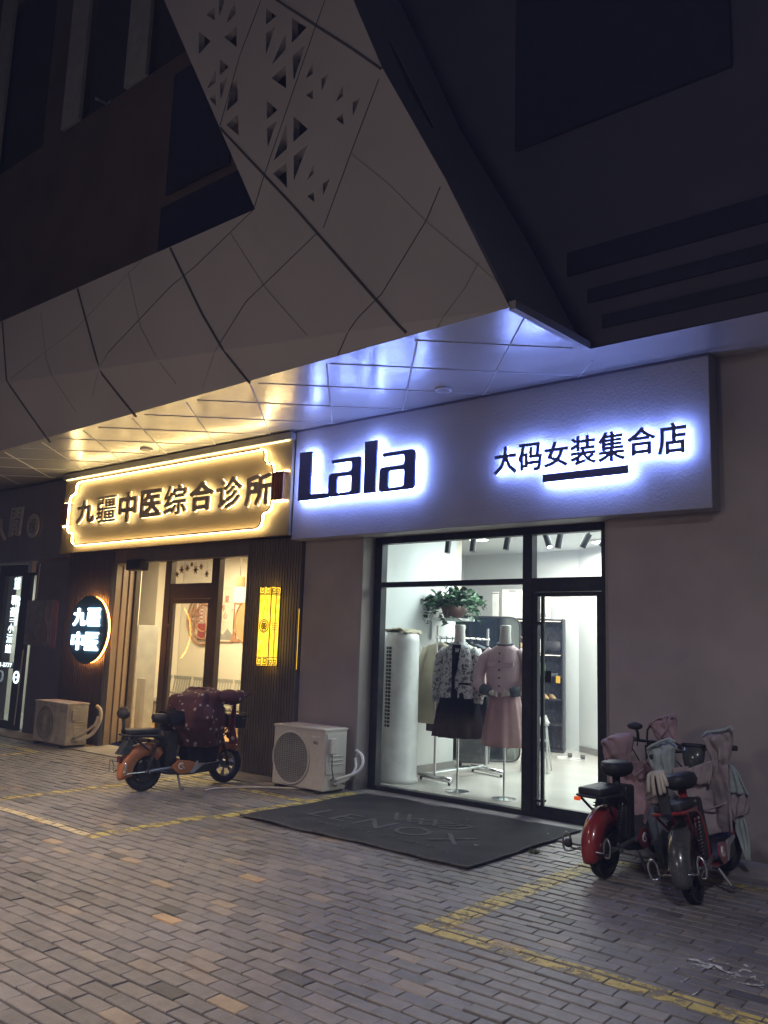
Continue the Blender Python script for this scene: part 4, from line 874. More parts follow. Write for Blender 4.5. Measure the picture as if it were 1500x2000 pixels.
# fretwork half round
fw = thing('fretwork_ornament', 'brown round fretwork wall ornament left of the red banner', 'wall ornament', (-13.05, YC - .03, 1.97))
mo = MB()
for rr in (.50, .40, .26): mo.tube([(rr * math.cos(a), 0, rr * math.sin(a)) for a in [2 * PI * k / 40 for k in range(40)]], .022, 6, closed=True)
for s_ in (-1, 1): mo.box(-.5, -.12, -.015, .015, s_ * .05 - .015, s_ * .05 + .015); mo.box(-.3, -.27, -.015, .015, s_ * .05 if s_ > 0 else -.27, .27 if s_ > 0 else -.05)
obj('ring', mo, K['fret'], fw)
bn = thing('wall_banner', 'narrow vertical banner with lattice top and dark red lower half', 'banner', (-13.22, YC - .03, 1.55))
obj('upper_panel', MB().box(0, .20, 0, .02, .32, .85), K['poster'], bn); obj('lower_panel', MB().box(0, .20, 0, .02, 0, .318), K['posterred'], bn)
lt = MB()
for k in range(7): lt.tube([(.1 + .07 * math.cos(a), -.004, .37 + k * .07 + .03 * math.sin(a)) for a in [2 * PI * q / 12 for q in range(12)]], .006, 4, closed=True)
for x in (.0, .19): lt.box(x, x + .01, -.008, 0, .32, .85)
obj('lattice', lt, K['posterred'], bn)
ps = thing('wall_poster', 'cream poster with ink hills and Chinese calligraphy in the clinic', 'poster', (-12.98, YC - .02, 1.54))
obj('sheet', MB().box(0, .78, 0, .012, 0, 1.02), K['poster'], ps)
for ch, x, z, s_ in (('夏', .50, .72, .13), ('养', .40, .56, .12), ('心', .48, .42, .12), ('养', .06, .60, .12)): obj('calligraphy', text(ch, (x, x + s_, z, z + s_), -.004, .003, .004), K['posterred'], ps)
sc = MB()
for k in range(5): sc.box(.46 + k * .045, .465 + k * .045, -.003, 0, .20, .38)
sc.box(.7, .76, -.003, 0, .58, .60).box(.7, .76, -.003, 0, .55, .56)
obj('small_script', sc, K['hill'], ps)
obj('ink_hills', MB().prism([(.02, .03), (.76, .03), (.76, .14), (.62, .24), (.5, .12), (.38, .19), (.25, .08), (.12, .16), (.02, .08)], lambda a, b, t: (a, t, b), -.004, -.0005), K['hill'], ps)
obj('poster_frame', MB().box(-.012, 0, -.01, .012, -.012, 1.03).box(.78, .792, -.01, .012, -.012, 1.03).box(0, .78, -.01, .012, -.012, 0), K['fret'], ps)
rd = thing('round_plaque', 'round orange brown wall plaque at the right edge of the clinic window', 'wall ornament', (-11.72, YC - .03, 1.92)); obj('plaque', MB().disc((0, 0, 0), .42, 'y', .025, 40), K['tan'], rd); obj('rim', MB().tube([(.42 * math.cos(a), 0, .42 * math.sin(a)) for a in [2 * PI * k / 40 for k in range(40)]], .02, 6, closed=True), K['fret'], rd)
tag(obj('cloud_ornament', MB().tube([(-12.2, YC - .02, 2.26), (-12.14, YC - .02, 2.32), (-12.08, YC - .02, 2.28), (-12.02, YC - .02, 2.31), (-11.98, YC - .02, 2.26), (-12.08, YC - .02, 2.24), (-12.2, YC - .02, 2.26)], .011, 5), K['tan']), 'small brown cloud shaped wall ornament beside the poster', 'wall ornament')
tag(obj('hill_ornament', MB().prism([(-12.26, 1.54), (-12.0, 1.54), (-12.03, 1.58), (-12.1, 1.6), (-12.14, 1.74), (-12.17, 1.64), (-12.21, 1.66)], lambda a, b, t: (a, t, b), YC - .03, YC - .01), K['fret']), 'small brown hill shaped wall ornament at the foot of the poster', 'wall ornament')
for k, (x, z) in enumerate(((-12.05, 2.6), (-11.75, 2.6))):
    q = thing('framed_sign', 'small square dark framed character %s' % ('beside the pendant lamp' if k == 0 else 'at the right edge of the clinic window'), 'framed sign', (x, YC - .03, z - .09)); obj('plate', MB().box(-.09, .09, 0, .02, -.13, .13), K['ink'], q); obj('inner', MB().box(-.06, .06, -.004, 0, -.1, .1), K['poster'], q)
# snowflake stickers
for k, (px, py, sz) in enumerate(((346, 1122, .045), (355, 1113, .06), (366, 1110, .05), (375, 1102, .035), (382, 1113, .065), (393, 1107, .045), (404, 1121, .05))):
    x, z = A(px, py, gy + .035); mb = MB().box(-.0015, .0015, 0, .002, 0, 2.68 - z)
    for a in range(3): mb.box(-sz, sz, 0, .003, -.008, .008, Matrix.Rotation(a * PI / 3, 4, 'Y'))
    mb.disc((0, 0, 0), sz * .5, 'y', .003, 8)
    o = obj('snowflake_sticker', mb, K['fret']); o.location = (x, gy + .033, z)
    tag(o, ['leftmost low snowflake sticker in the clinic transom', 'larger snowflake sticker second from the left', 'snowflake sticker third from the left in the transom', 'highest and smallest snowflake sticker in the transom', 'largest snowflake sticker in the middle of the transom', 'snowflake sticker second from the right in the transom', 'rightmost low snowflake sticker in the transom'][k], 'sticker', 'snowflake stickers on the clinic transom')
pd = thing('pendant_lamp', 'pendant lamp with a wooden top and glowing white shade in the clinic', 'pendant lamp', (-10.95, 9.5, 2.20))
obj('shade', MB().loft([(0, 0, 0, .10, .10), (0, 0, .26, .085, .085)], 28), E_PEND, pd, smooth=False); obj('wood_top', MB().loft([(0, 0, .262, .087, .087), (0, 0, .43, .085, .085)], 28), K['tan'], pd); obj('cord', MB().tube([(0, 0, .45), (0, 0, 1.4)], .005, 5), K['black'], pd)
for i, (x, y) in enumerate(((-10.35, 9.0), (-12.2, 9.2))):
    l = thing('recessed_lamp', 'small bright recessed lamp %s of the pendant lamp' % ('right' if i == 0 else 'left'), 'ceiling lamp', (x, y, 3.14), group='recessed lamps in the clinic'); obj('lamp_lens', MB().disc((0, 0, 0), .05, 'z', .01, 16), E_WCEIL, l); obj('lamp_rim', MB().disc((0, 0, .011), .07, 'z', .02, 16), K['whitep'], l)
# airport-style waiting bench
wb = thing('waiting_bench', 'row of pale perforated steel waiting seats along the clinic wall', 'bench', (-12.0, 9.85, .014))
obj('beam', MB().box(-2.1, 2.6, -.03, .03, .34, .38), K['steel'], wb)
for k in range(8):
    x = -2.05 + k * .58
    sb = MB()
    for q in range(7): sb.box(x + .02 + q * .074, x + .07 + q * .074, -.22, .24, .40, .412, )
    sb.box(x + .02, x + .54, -.24, -.21, .39, .42); sb.box(x + .02, x + .54, .2, .24, .40, .43)
    obj('seat', sb, K['bench'], wb)
    bk = MB().box(x + .02, x + .54, .27, .29, .45, .50).box(x + .02, x + .54, .32, .34, .80, .86)
    for q in range(7): bk.add([(x + .03 + q * .074, .28, .5), (x + .072 + q * .074, .28, .5), (x + .072 + q * .074, .33, .8), (x + .03 + q * .074, .33, .8)], [(0, 1, 2, 3)])
    obj('backrest', bk, K['bench'], wb)
for k in (0, 2, 3, 5, 8):
    x = -2.05 + k * .58 - .01
    obj('armrest', MB().tube([(x, .28, .84), (x, .22, .5), (x, -.2, .60), (x, -.24, .56), (x, -.18, .4)], .014, 6), K['steel'], wb)
for x in (-1.6, .1, 1.9): obj('leg', MB().tube([(x, 0, .34), (x, 0, .05), ], .02, 8).tube([(x, -.26, .012), (x, 0, .06), (x, .26, .012)], .016, 6), K['steel'], wb)
kc = thing('tall_cabinet', 'tall grey brown cabinet behind the left clinic pane', 'cabinet', (-12.45, 8.6, .014)); obj('body', MB().box(-.30, .30, -.2, .2, 0, 1.75), K['greyp'], kc, bevel=.005); obj('door', MB().box(-.28, .0, -.212, -.2005, .1, 1.7).box(.01, .28, -.212, -.2005, .1, 1.7), K['brown_board'], kc)
dp = thing('door_post', 'dark narrow stand beside the tall cabinet', 'stand', (-11.75, 8.25, .014)); obj('post', MB().box(-.06, .06, -.04, .04, 0, .9), K['skirt'], dp, bevel=.004); obj('foot', MB().box(-.09, .09, -.08, .08, 0, .02), K['skirt'], dp)
# ================================================================== NEIGHBOUR SHOP (far left)
nb = thing('neighbour_shopfront', 'dark framed glass door of the small restaurant at the left edge', 'shop front', (-14, 7.3, 0))
def np_(name, mb, m, par=nb, **k): return obj(name, mb, m, par, world=True, **k)
np_('door_frame', MB().box(-14.5, -13.2, 7.13, 7.2, 2.52, 2.72).box(-13.74, -13.46, 7.13, 7.2, .012, 2.52).box(-14.5, -13.74, 7.14, 7.19, .012, .14).box(-14.5, -13.74, 7.14, 7.19, .98, 1.08).box(-14.6, -14.3, 7.125, 7.2, .14, 2.52), K['black_alu'], bevel=.004)
np_('door_pane', MB().sheet(-14.3, -13.74, 7.16, .14, 2.52), K['glass'])
np_('canopy_rail', MB().tube([(-14.6, 7.05, 2.74), (-13.3, 7.05, 2.72)], .03, 8).box(-13.36, -13.24, 7.02, 7.1, 2.56, 2.74), K['greyp'])
np_('room_back', MB().box(-18, -13.12, 8.85, 8.9, 0, 3.4).box(-18, -17.9, 7.5, 8.85, 0, 3.4), K['inner_cream']); np_('room_floor', MB().box(-18, -13.12, 7.2, 8.85, -.03, .012), K['tile_floor']); np_('room_ceiling', MB().box(-18, -13.12, 7.51, 8.85, 2.9, 3.0), K['inner_cream'])
area('restaurant_light', (-15.2, 8.2, 2.8), 1.0, 38, (.86, 1, .92), (0, 0, 0), 1)
tx = thing('door_lettering', 'vertical lit white characters on the left restaurant door', 'lettering', (-14.0, 7.12, 1.2))
for k, (ch, x, z0, h_) in enumerate((('望', -13.98, 2.30, .20), ('聊', -14.02, 2.03, .17), ('斋', -14.03, 1.83, .17), ('：', -14.03, 1.75, .05), ('小', -14.04, 1.57, .15), ('酒', -14.06, 1.40, .15), ('館', -14.07, 1.23, .15))):
    obj('character', text(ch, (x, x + .19, z0, z0 + h_), 7.128, .004, .014), E_NEON, tx, world=True)
for k, ch in enumerate('BISTRO'): obj('character', text(ch, (-13.80 - k * .008, -13.72 - k * .008, 2.10 - k * .082, 2.165 - k * .082), 7.128, .004, .006), E_NEON, tx, world=True)
obj('phone_number', text('131-3777', (-14.32, -13.78, 1.00, 1.07), 7.122, .004, .006), E_NEON, tx, world=True)
for x, z in ((-14.28, .72), (-13.58, .73)):
    b_ = thing('round_badge', 'small round white lit badge on the glass of the left door' if x < -14 else 'small round white lit badge on the dark post right of the left door', 'badge', (x, 7.115, z + .12)); obj('ring', MB().tube([(.075 * math.cos(a), 0, .085 * math.sin(a)) for a in [2 * PI * k / 28 for k in range(28)]], .016, 6, closed=True), E_NEON, b_); obj('plate', MB().disc((0, .0, 0), .07, 'y', .008, 24), K['disc'], b_); obj('bar', MB().box(-.045, .045, -.006, -.0005, -.012, .012), E_NEON, b_)
rf = thing('relief_plaque', 'square grey relief plaque with dim mountains on the dark left wall', 'plaque', (-12.93, 7.08, 1.38)); obj('plate', MB().box(-.46, .36, 0, .018, 0, .72), K['relief'], rf); obj('red_strip', MB().box(.37, .50, 0, .018, -.03, .72), K['plaquered'], rf)
obj('relief_tower', MB().prism([(.0, .06), (.3, .06), (.28, .3), (.18, .4), (.14, .62), (.08, .4)], lambda a, b, t: (a, t, b), -.01, -.001).prism([(-.4, .06), (-.05, .06), (-.2, .26), (-.3, .2)], lambda a, b, t: (a, t, b), -.008, -.001), K['slat'], rf)
tag(obj('conduit', MB().tube([(-13.1, 7.085, 2.70), (-13.12, 7.085, 2.12)], .008, 5), K['greyp']), 'thin pale conduit running up the dark wall above the grey relief plaque', 'conduit')
tag(obj('conduit', MB().tube([(-13.38, 7.085, 1.3), (-13.44, 7.085, .1)], .012, 5), K['greyp']), 'thin pale conduit running down to the ground below the relief plaque', 'conduit')
ns = thing('unlit_sign', 'unlit grey relief characters on the dark fascia at the left edge', 'shop sign', (-13.8, 6.97, 3.1))
obj('character', text('閒', (-13.98, -13.56, 3.17, 3.66), 6.93, .03, .006, shear=.1), K['ghostletter'], ns, world=True); obj('character', text('人', (-14.5, -14.08, 3.12, 3.5), 6.93, .03, .012), K['ghostletter'], ns, world=True)
obj('disc', MB().disc((-13.19, 6.935, 3.31), .185, 'y', .03, 40, .20), K['ghostletter'], ns, world=True); obj('rim', MB().disc((-13.17, 6.955, 3.31), .225, 'y', .022, 40, .24), K['ghostdark'], ns, world=True); obj('character', text('缘', (-13.31, -13.07, 3.18, 3.44), 6.93, .006, .006), K['ghostdark'], ns, world=True)
# ================================================================== OUTDOOR UNITS
def unit(loc, w_, d_, h_, old, label, rz=0):
    g = thing('outdoor_unit', label, 'air conditioner unit', loc, rz)
    cm = K['casing2'] if old else K['casing']
    bd_ = obj('casing', MB().box(0, w_, 0, d_, .03, h_), cm, g, bevel=.016)
    obj('lid', MB().box(-.006, w_ + .006, -.006, d_ + .006, h_ - .02, h_ + .006), cm, g, bevel=.008)
    for x in (.06, w_ - .12): obj('foot', MB().box(x, x + .06, -.01, d_ + .01, 0, .03), K['black'], g)
    cx = w_ * .37; cz = h_ * .50; rr = h_ * .41
    obj('fan_ring', MB().tube([(cx + rr * math.cos(a), -.008, cz + rr * math.sin(a)) for a in [2 * PI * k / 56 for k in range(56)]], .011, 8, closed=True), cm, g, smooth=True)
    gm = MB()
    if old:
        for k in range(44):
            a = 2 * PI * k / 44
            gm.tube([(cx + (.03 + (rr - .03) * t) * math.cos(a + t * .55), -.014, cz + (.03 + (rr - .03) * t) * math.sin(a + t * .55)) for t in (0, .25, .5, .75, 1)], .0025, 4)
        for q in (.35, .7): gm.tube([(cx + rr * q * math.cos(a), -.014, cz + rr * q * math.sin(a)) for a in [2 * PI * k / 36 for k in range(36)]], .0025, 4, closed=True)
        obj('hub', MB().disc((cx, -.022, cz), .035, 'y', .012, 24), cm, g)
    else:
        n = 24
        for k in range(-n // 2 + 1, n // 2):
            z = k * rr * 2 / n; wd = math.sqrt(max(0, rr * rr - z * z)) - .004
            gm.box(cx - wd, cx + wd, -.012, -.006, cz + z - .0028, cz + z + .0028)
        for k in range(-7, 8):
            x = k * rr / 7.5; wd = math.sqrt(max(0, rr * rr - x * x)) - .004
            gm.box(cx + x - .0018, cx + x + .0018, -.0165, -.0125, cz - wd, cz + wd)
    obj('fan_grille', gm, cm if old else K['greyp'], g); obj('fan_well', MB().disc((cx, -.004, cz), rr, 'y', .003, 48), K['grille'], g)
    if old: obj('label_plate', MB().box(w_ * .80, w_ * .95, -.004, -.0005, h_ * .80, h_ * .86), K['greyp'], g)
    else:
        obj('logo_bar', MB().box(w_ * .76, w_ * .93, -.006, -.0005, h_ * .865, h_ * .885), K['whitep'], g)
        obj('logo', text('MI', (w_ * .79, w_ * .87, h_ * .76, h_ * .82), -.003, .004, .004), K['skirt'], g)
    sd = obj('side_panel', MB().box(w_ + .0005, w_ + .008, .03, d_ - .03, h_ * .30, h_ * .93), cm, g, bevel=.003)
    for k in range(3): obj('louvre', MB().tube([(w_ + .010, .1, h_ * (.45 + .065 * k)), (w_ + .010, d_ - .08, h_ * (.45 + .065 * k))], .008, 6), cm, sd)
    obj('terminal_cover', MB().box(w_ + .008, w_ + .04, .06, .15, h_ * .62, h_ * .86), cm, g, bevel=.008)
    obj('valve', MB().tube([(w_, .12, h_ * .22), (w_ + .045, .12, h_ * .22)], .014, 8).tube([(w_, .16, h_ * .13), (w_ + .045, .16, h_ * .13)], .014, 8).tube([(w_ + .03, .12, h_ * .22), (w_ + .03, .12, h_ * .19)], .018, 8), K['steel'], g)
    obj('cable', MB().tube([(w_ + .03, .09, h_ * .62), (w_ + .032, .09, h_ * .4), (w_ + .035, .12, h_ * .2), (w_ + .02, d_ - .02, h_ * .12)], .006, 6), K['greyp'] if old else K['black'], g, smooth=True)
    return g
u = unit((-6.945, 6.64, .012), .765, .35, .655, False, 'large pale outdoor air conditioner unit on the pavement left of the mat')
def hosec(pts, r, m, par, name): return obj(name, MB().tube(pts, r, 8), m, par, smooth=True)
def cat(pts, n=8):
    out = []; P = [Vector(p) for p in pts]; P = [P[0]] + P + [P[-1]]
    for i in range(1, len(P) - 2):
        for k in range(n):
            t = k / n; out.append(.5 * ((2 * P[i]) + (P[i + 1] - P[i - 1]) * t + (2 * P[i - 1] - 5 * P[i] + 4 * P[i + 1] - P[i + 2]) * t * t + (3 * P[i] - P[i - 1] - 3 * P[i + 1] + P[i + 2]) * t ** 3))
    out.append(P[-2]); return out
hosec(cat([(.79, .16, .14), (.86, .22, .17), (.93, .34, .22), (.95, .40, .30), (.90, .44, .38), (.80, .46, .42)]), .017, K['whitep'], u, 'pipe'); hosec(cat([(.79, .14, .10), (.84, .28, .14), (.85, .40, .24), (.80, .45, .34)]), .014, K['whitep'], u, 'pipe')
u = unit((-11.87, 6.55, .012), .88, .33, .60, True, 'older dusty outdoor air conditioner unit on the pavement under the round sign')
hosec(cat([(.90, .14, .1), (.97, .22, .13), (1.03, .32, .2), (1.06, .40, .36), (1.0, .44, .5), (.9, .44, .56)]), .026, K['casing2'], u, 'pipe'); hosec(cat([(.90, .12, .14), (.95, .22, .2), (.99, .36, .3), (.98, .42, .42)]), .018, K['casing2'], u, 'pipe')
tag(obj('drain_hose', MB().tube(cat([(-7.17, 5.92, .012), (-7.16, 6.1, .016), (-7.0, 6.38, .016), (-6.8, 6.58, .016), (-6.5, 6.72, .03)]), .010, 8), K['hose'], smooth=True), 'pale drain hose lying on the pavers in front of the large outdoor unit', 'hose')
# ================================================================== DOOR MAT
mt = thing('door_mat', 'large black door mat with faded grey lettering before the shop door', 'mat', (-4.72, 6.18, .012))
mw, mh = 1.225, .88
def edge(x, y):
    e = max(0, 1 - min(mw - abs(x), mh - abs(y)) / .10); return .004 + e * .012 * (noise.noise(Vector((x * 4.3, y * 4.3, 1.5))) + .35)
def matf(u, v):
    x = (u - .5) * 2 * mw; y = (v - .5) * 2 * mh
    k = noise.noise(Vector((x * 2.2, y * 2.2, 9))) * .02
    return (x * (1 + k), y * (1 + k * .7) + (.012 * math.sin(x * 5) if v < .05 else 0), max(.003, edge(x, y)))
obj('mat_sheet', MB().grid(matf, 120, 90), K['mat'], mt, smooth=True, solid=.006)
bdp = [matf(u, 0) for u in [k / 80 for k in range(81)]] + [matf(1, v) for v in [k / 50 for k in range(51)]]
obj('mat_border', MB().tube([(a, b_, c + .004) for a, b_, c in bdp], .009, 6), K['mattext'], mt)
obj('lettering', text('LENOX', (-.86, .80, -.40, -.08), 0, .001, -.006, lift=.0115, space=1.15), K['mattext'], mt)
obj('lettering', text('ORIGINALITY STUDIO', (-.95, .72, -.60, -.52), 0, .001, -.008, lift=.0115, space=1.3), K['mattext'], mt)
mg = MB()
for pts in ([(-.35, .30), (-.15, .02), (-.02, .26), (.12, .02), (.32, .30)], [(-.22, .32), (-.02, .04), (.1, .30), (.24, .06), (.44, .32)], [(.15, .3), (.5, .28), (.45, .12), (.3, .05)]):
    for (a, b_), (c, d) in zip(pts, pts[1:]):
        t = (Vector((c, d, 0)) - Vector((a, b_, 0))).normalized(); s_ = Vector((-t.y, t.x, 0)) * .017
        mg.add([(a + s_.x, b_ + s_.y, .0125), (c + s_.x, d + s_.y, .0125), (c - s_.x, d - s_.y, .0125), (a - s_.x, b_ - s_.y, .0125)], [(0, 1, 2, 3)])
obj('monogram', mg, K['mattext'], mt)
for k, (px, py, s_) in enumerate(((928, 1652, .03), (817, 1603, .012), (874, 1668, .01), (914, 1602, .01), (665, 1582, .008), (1070, 1630, .02))):
    x, y = G(px, py, .02); r_ = random.uniform(0, 6)
    o = obj('litter_scrap', MB().add([(0, 0, 0), (s_ * math.cos(r_) * 1.3, s_ * math.sin(r_), .008), (s_ * .5 * math.cos(r_ + 1.5), s_ * .6 * math.sin(r_ + 1.5), 0), (-s_ * .5, s_ * .2, .006)], [(0, 1, 2), (0, 2, 3)]), K['hose']); o.location = (x, y, .024)
    tag(o, ['largest pale scrap by the last letter on the mat', 'tiny pale scrap near the middle of the mat', 'tiny pale scrap near the front edge of the mat', 'tiny pale scrap right of the mat monogram', 'tiny pale scrap near the left corner of the mat', 'pale scrap on the right part of the mat'][k], 'scrap', 'scraps lying on the mat')
# ================================================================== ELECTRIC SCOOTERS
def wheel(par, x, r, wd, hub, M=None):
    tp = MB().tube([(x + (r - wd) * math.cos(a), 0, r + (r - wd) * math.sin(a)) for a in [2 * PI * k / 48 for k in range(48)]], wd, 12, closed=True)
    tr_ = MB()
    for k in range(60):
        a = 2 * PI * k / 60
        for s_ in (-1, 1):
            M2 = Matrix.Translation((x, 0, r)) @ Matrix.Rotation(-a, 4, 'Y') @ Matrix.Translation((r - .0035, s_ * wd * .42, 0)) @ Matrix.Rotation(s_ * .5, 4, 'X')
            tr_.box(-.006, .005, -wd * .33, wd * .33, -.005, .005, M2)
    w_ = obj('wheel', tp, K['rubber'], par, smooth=True)
    obj('tread', tr_, K['rubber'], w_)
    rm = MB().tube([(x + (r - wd * 1.75) * math.cos(a), 0, r + (r - wd * 1.75) * math.sin(a)) for a in [2 * PI * k / 40 for k in range(40)]], wd * .5, 8, closed=True)
    rm.tube([(x, -hub * .5, r), (x, hub * .5, r)], .10 if hub > .09 else .045, 24)
    for k in range(6):
        a = 2 * PI * k / 6 + .3
        for da in (-.12, .12): rm.tube([(x + .04 * math.cos(a), 0, r + .04 * math.sin(a)), (x + (r - wd * 1.8) * math.cos(a + da), 0, r + (r - wd * 1.8) * math.sin(a + da))], .009, 6)
    obj('rim', rm, K['steel'] if hub < .09 else K['black'], w_)
    return w_
def fender(r, wd, a0, a1, x, zc_, n=22, drop=.45):
    prof = [(-wd, -drop * wd * 1.6), (-wd * .92, -.2 * wd), (-wd * .6, .18 * wd), (0, .30 * wd), (wd * .6, .18 * wd), (wd * .92, -.2 * wd), (wd, -drop * wd * 1.6)]
    mb = MB(); m_ = len(prof)
    vs = []
    for i in range(n):
        a = a0 + (a1 - a0) * i / (n - 1); tp = 1 - .25 * abs(2 * i / (n - 1) - 1) ** 4
        for y, dr in prof: vs.append((x + (r + dr) * math.cos(a), y * tp, zc_ + (r + dr) * math.sin(a)))
    return mb.add(vs, [(i * m_ + k, i * m_ + k + 1, (i + 1) * m_ + k + 1, (i + 1) * m_ + k) for i in range(n - 1) for k in range(m_ - 1)])
def scooter(loc, rz, label, body, rearf, framec, kind, steer=0):
    g = thing('electric_scooter', label, 'electric scooter', loc, rz, None)
    r = .20; WB = 1.0
    wheel(g, 0, r, .042, .12)
    fw_ = wheel(g, WB, r, .036, .07)
    if steer:
        fw_.matrix_local = Matrix.Translation((WB, 0, 0)) @ Matrix.Rotation(steer, 4, 'Z') @ Matrix.Translation((-WB, 0, 0))
    obj('rear_fender', fender(.262, .068, R(195), R(40), 0, r, 26, 1.0), rearf, g, smooth=True, solid=.004)
    obj('front_fender', fender(.225, .05, R(172), R(50), WB, r, 20, .8), body, g, smooth=True, solid=.003)
    if kind == 1: obj('tail_light', MB().box(-.29, -.262, -.035, .035, .30, .36), K['tail'], g, bevel=.01)
    fr = MB()
    for s_ in (-1, 1):
        fr.tube(cat([(0, s_ * .075, r), (.10, s_ * .085, .20), (.24, s_ * .09, .17), (.5, s_ * .10, .15), (.74, s_ * .09, .18)], 4), .017, 8)
        fr.tube([(.0, s_ * .085, r), (.10, s_ * .08, .49)], .014, 8)
        fr.tube(cat([(.22, s_ * .08, .18), (.24, s_ * .08, .4), (.14, s_ * .08, .53), (-.2, s_ * .08, .56)], 4), .015, 8)
    fr.tube(cat([(.70, 0, .18), (.80, 0, .26), (.86, 0, .5), (.80, 0, .84)], 5), .028, 10); fr.tube([(.23, 0, .2), (.20, 0, .66)], .03, 10)
    obj('frame', fr, framec, g, smooth=True)
    for s_ in (-1, 1):
        sk = MB()
        P = [(-.01 + .09 * t + .018 * 0, s_ * .098, .25 + .24 * t) for t in [k / 60 for k in range(61)]]
        P = [(p[0] + .018 * math.cos(k * 1.25), p[1] + .018 * math.sin(k * 1.25), p[2]) for k, p in enumerate(P)]
        sk.tube(P, .0045, 5)
        obj('shock_spring', sk, K['black'], g)
    for s_ in (-1, 1): obj('shock_body', MB().tube([(0, s_ * .098, .22), (.09, s_ * .098, .5)], .011, 8), K['darkgrey'], g)
    obj('swing_arm', MB().tube([(-.02, .09, r), (.28, .09, .22)], .016, 8).tube([(-.02, -.09, r), (.28, -.09, .22)], .016, 8).tube([(0, -.11, r), (0, .11, r)], .012, 10), K['steel'], g)
    obj('battery_box', MB().box(.20, .34, -.085, .085, .22, .60), K['black'], g, bevel=.02)
    obj('rear_seat', MB().box(-.24, .11, -.088, .088, .575, .622).box(-.22, .10, -.078, .078, .55, .5748), K['leather'], g, bevel=.022)
    obj('rear_carrier', MB().tube([(.12, -.09, .55), (-.22, -.10, .565), (-.27, -.05, .57), (-.27, .05, .57), (-.22, .10, .565), (.12, .09, .55)], .011 if kind == 3 else .010, 8).tube([(-.18, -.1, .55), (.02, -.06, .40)], .009, 6).tube([(-.18, .1, .55), (.02, .06, .40)], .009, 6), K['red'] if kind == 3 else K['black'], g)
    obj('saddle', MB().loft([(.22, 0, .665, .09, .06), (.22, 0, .685, .14, .095), (.215, 0, .72, .155, .112), (.21, 0, .76, .145, .10), (.21, 0, .77, .10, .07)], 28), K['leather'], g, smooth=True)
    if kind == 1: obj('backrest', MB().tube([(-.25, 0, .57), (-.27, 0, .74)], .014, 8).ell((-.27, 0, .78), (.055, .10, .055), 20, 12), K['leather'], g, smooth=True)
    if kind == 3: obj('backrest', MB().box(-.285, -.25, -.035, .035, .56, .80), K['leather'], g, bevel=.01)
    fb = MB().prism(rounded([(.30, .20), (.36, .15), (.80, .15), (.90, .30), (.84, .32), (.74, .26), (.42, .25)], .03), lambda a, b, t: (a, t, b), -.13, .13)
    obj('footboard', fb, K['black'], g, bevel=.008)
    for s_ in (-1, 1):
        y0, y1 = (-.142, -.1305) if s_ < 0 else (.1305, .142)
        pn = obj('side_panel', MB().prism(rounded([(.24, .235), (.34, .155), (.46, .155), (.54, .26), (.45, .285), (.33, .30)], .02), lambda a, b, t: (a, t, b), y0, y1), body, g, bevel=.004)
        obj('side_stripe', MB().prism(rounded([(.465, .155), (.52, .155), (.63, .23), (.84, .25), (.82, .275), (.55, .275)], .012), lambda a, b, t: (a, t, b), y0, y1), K['silverp'], g, bevel=.003)
        em = MB().tube([(.36 + .03 * math.cos(a), y0 - .002 if s_ < 0 else y1 + .002, .235 + .03 * math.sin(a)) for a in [k / 12 * 4.6 + .6 for k in range(13)]], .006, 5)
        em.tube([(.40, y0 - .002 if s_ < 0 else y1 + .002, .21), (.345, y0 - .002 if s_ < 0 else y1 + .002, .262)], .005, 5)
        obj('emblem', em, K['whitep'], pn)
    obj('leg_shield', MB().grid(lambda u, v: (.865 - .06 * (2 * u - 1) ** 2 + .03 * math.sin(v * 2), (u - .5) * (.30 - .10 * v), .27 + .35 * v), 12, 12), body, g, smooth=True, solid=.006)
    fk = MB()
    for s_ in (-1, 1): fk.tube([(.90, s_ * .065, .50), (.97, s_ * .065, .30), (WB, s_ * .065, r)], .016, 8)
    fk.tube([(.90, -.07, .50), (.90, .07, .50)], .018, 8).tube([(.90, 0, .48), (.82, 0, .86)], .02, 10).tube([(WB, -.08, r), (WB, .08, r)], .01, 8)
    obj('fork', fk, K['black'], g, smooth=True)
    hb = obj('handlebar', MB().tube(cat([(.70, -.30, .86), (.76, -.22, .88), (.82, -.06, .87), (.82, .06, .87), (.76, .22, .88), (.70, .30, .86)], 5), .012, 8), K['black'], g, smooth=True)
    for s_ in (-1, 1): obj('grip', MB().tube([(.70, s_ * .31, .86), (.75, s_ * .215, .877)], .019, 10), K['rubber'], hb)
    obj('headlight', MB().ell((1.04, 0, .50), (.03, .045, .035)).tube([(.92, 0, .54), (1.03, 0, .52)], .008, 6), K['black'], g, smooth=True)
    if kind == 1:
        bk = MB().box(.93, 1.17, -.13, .13, .565, .575)
        b1 = MB().prism(rounded([(.93, .60), (1.16, .58), (1.18, .73), (.92, .75)], .02), lambda a, b, t: (a, t, b), -.125, .125)
        bs_ = obj('basket', b1, K['black'], g, bevel=.01)
        obj('basket_rail', MB().tube([(1.10, -.14, .76), (1.22, -.12, .745), (1.22, .12, .745), (1.10, .14, .76)], .006, 6).tube([(1.10, -.14, .70), (1.20, -.12, .69), (1.20, .12, .69)], .005, 6), K['steel'], bs_)
        obj('basket_bracket', MB().tube([(.90, .04, .48), (1.06, .04, .59)], .008, 6).tube([(.90, -.04, .48), (1.06, -.04, .59)], .008, 6), K['black'], g)
        obj('mudflap', MB().prism([(-.31, .38), (-.19, .37), (-.13, .55), (-.20, .55)], lambda a, b, t: (a, t, b), -.05, .05), K['darkgrey'], g, bevel=.006)
        obj('head_tip', MB().ell((-.27, 0, .82), (.04, .07, .03)), K['black'], g, smooth=True)
    # bent footrest / guard loops at the rear
    gd = MB()
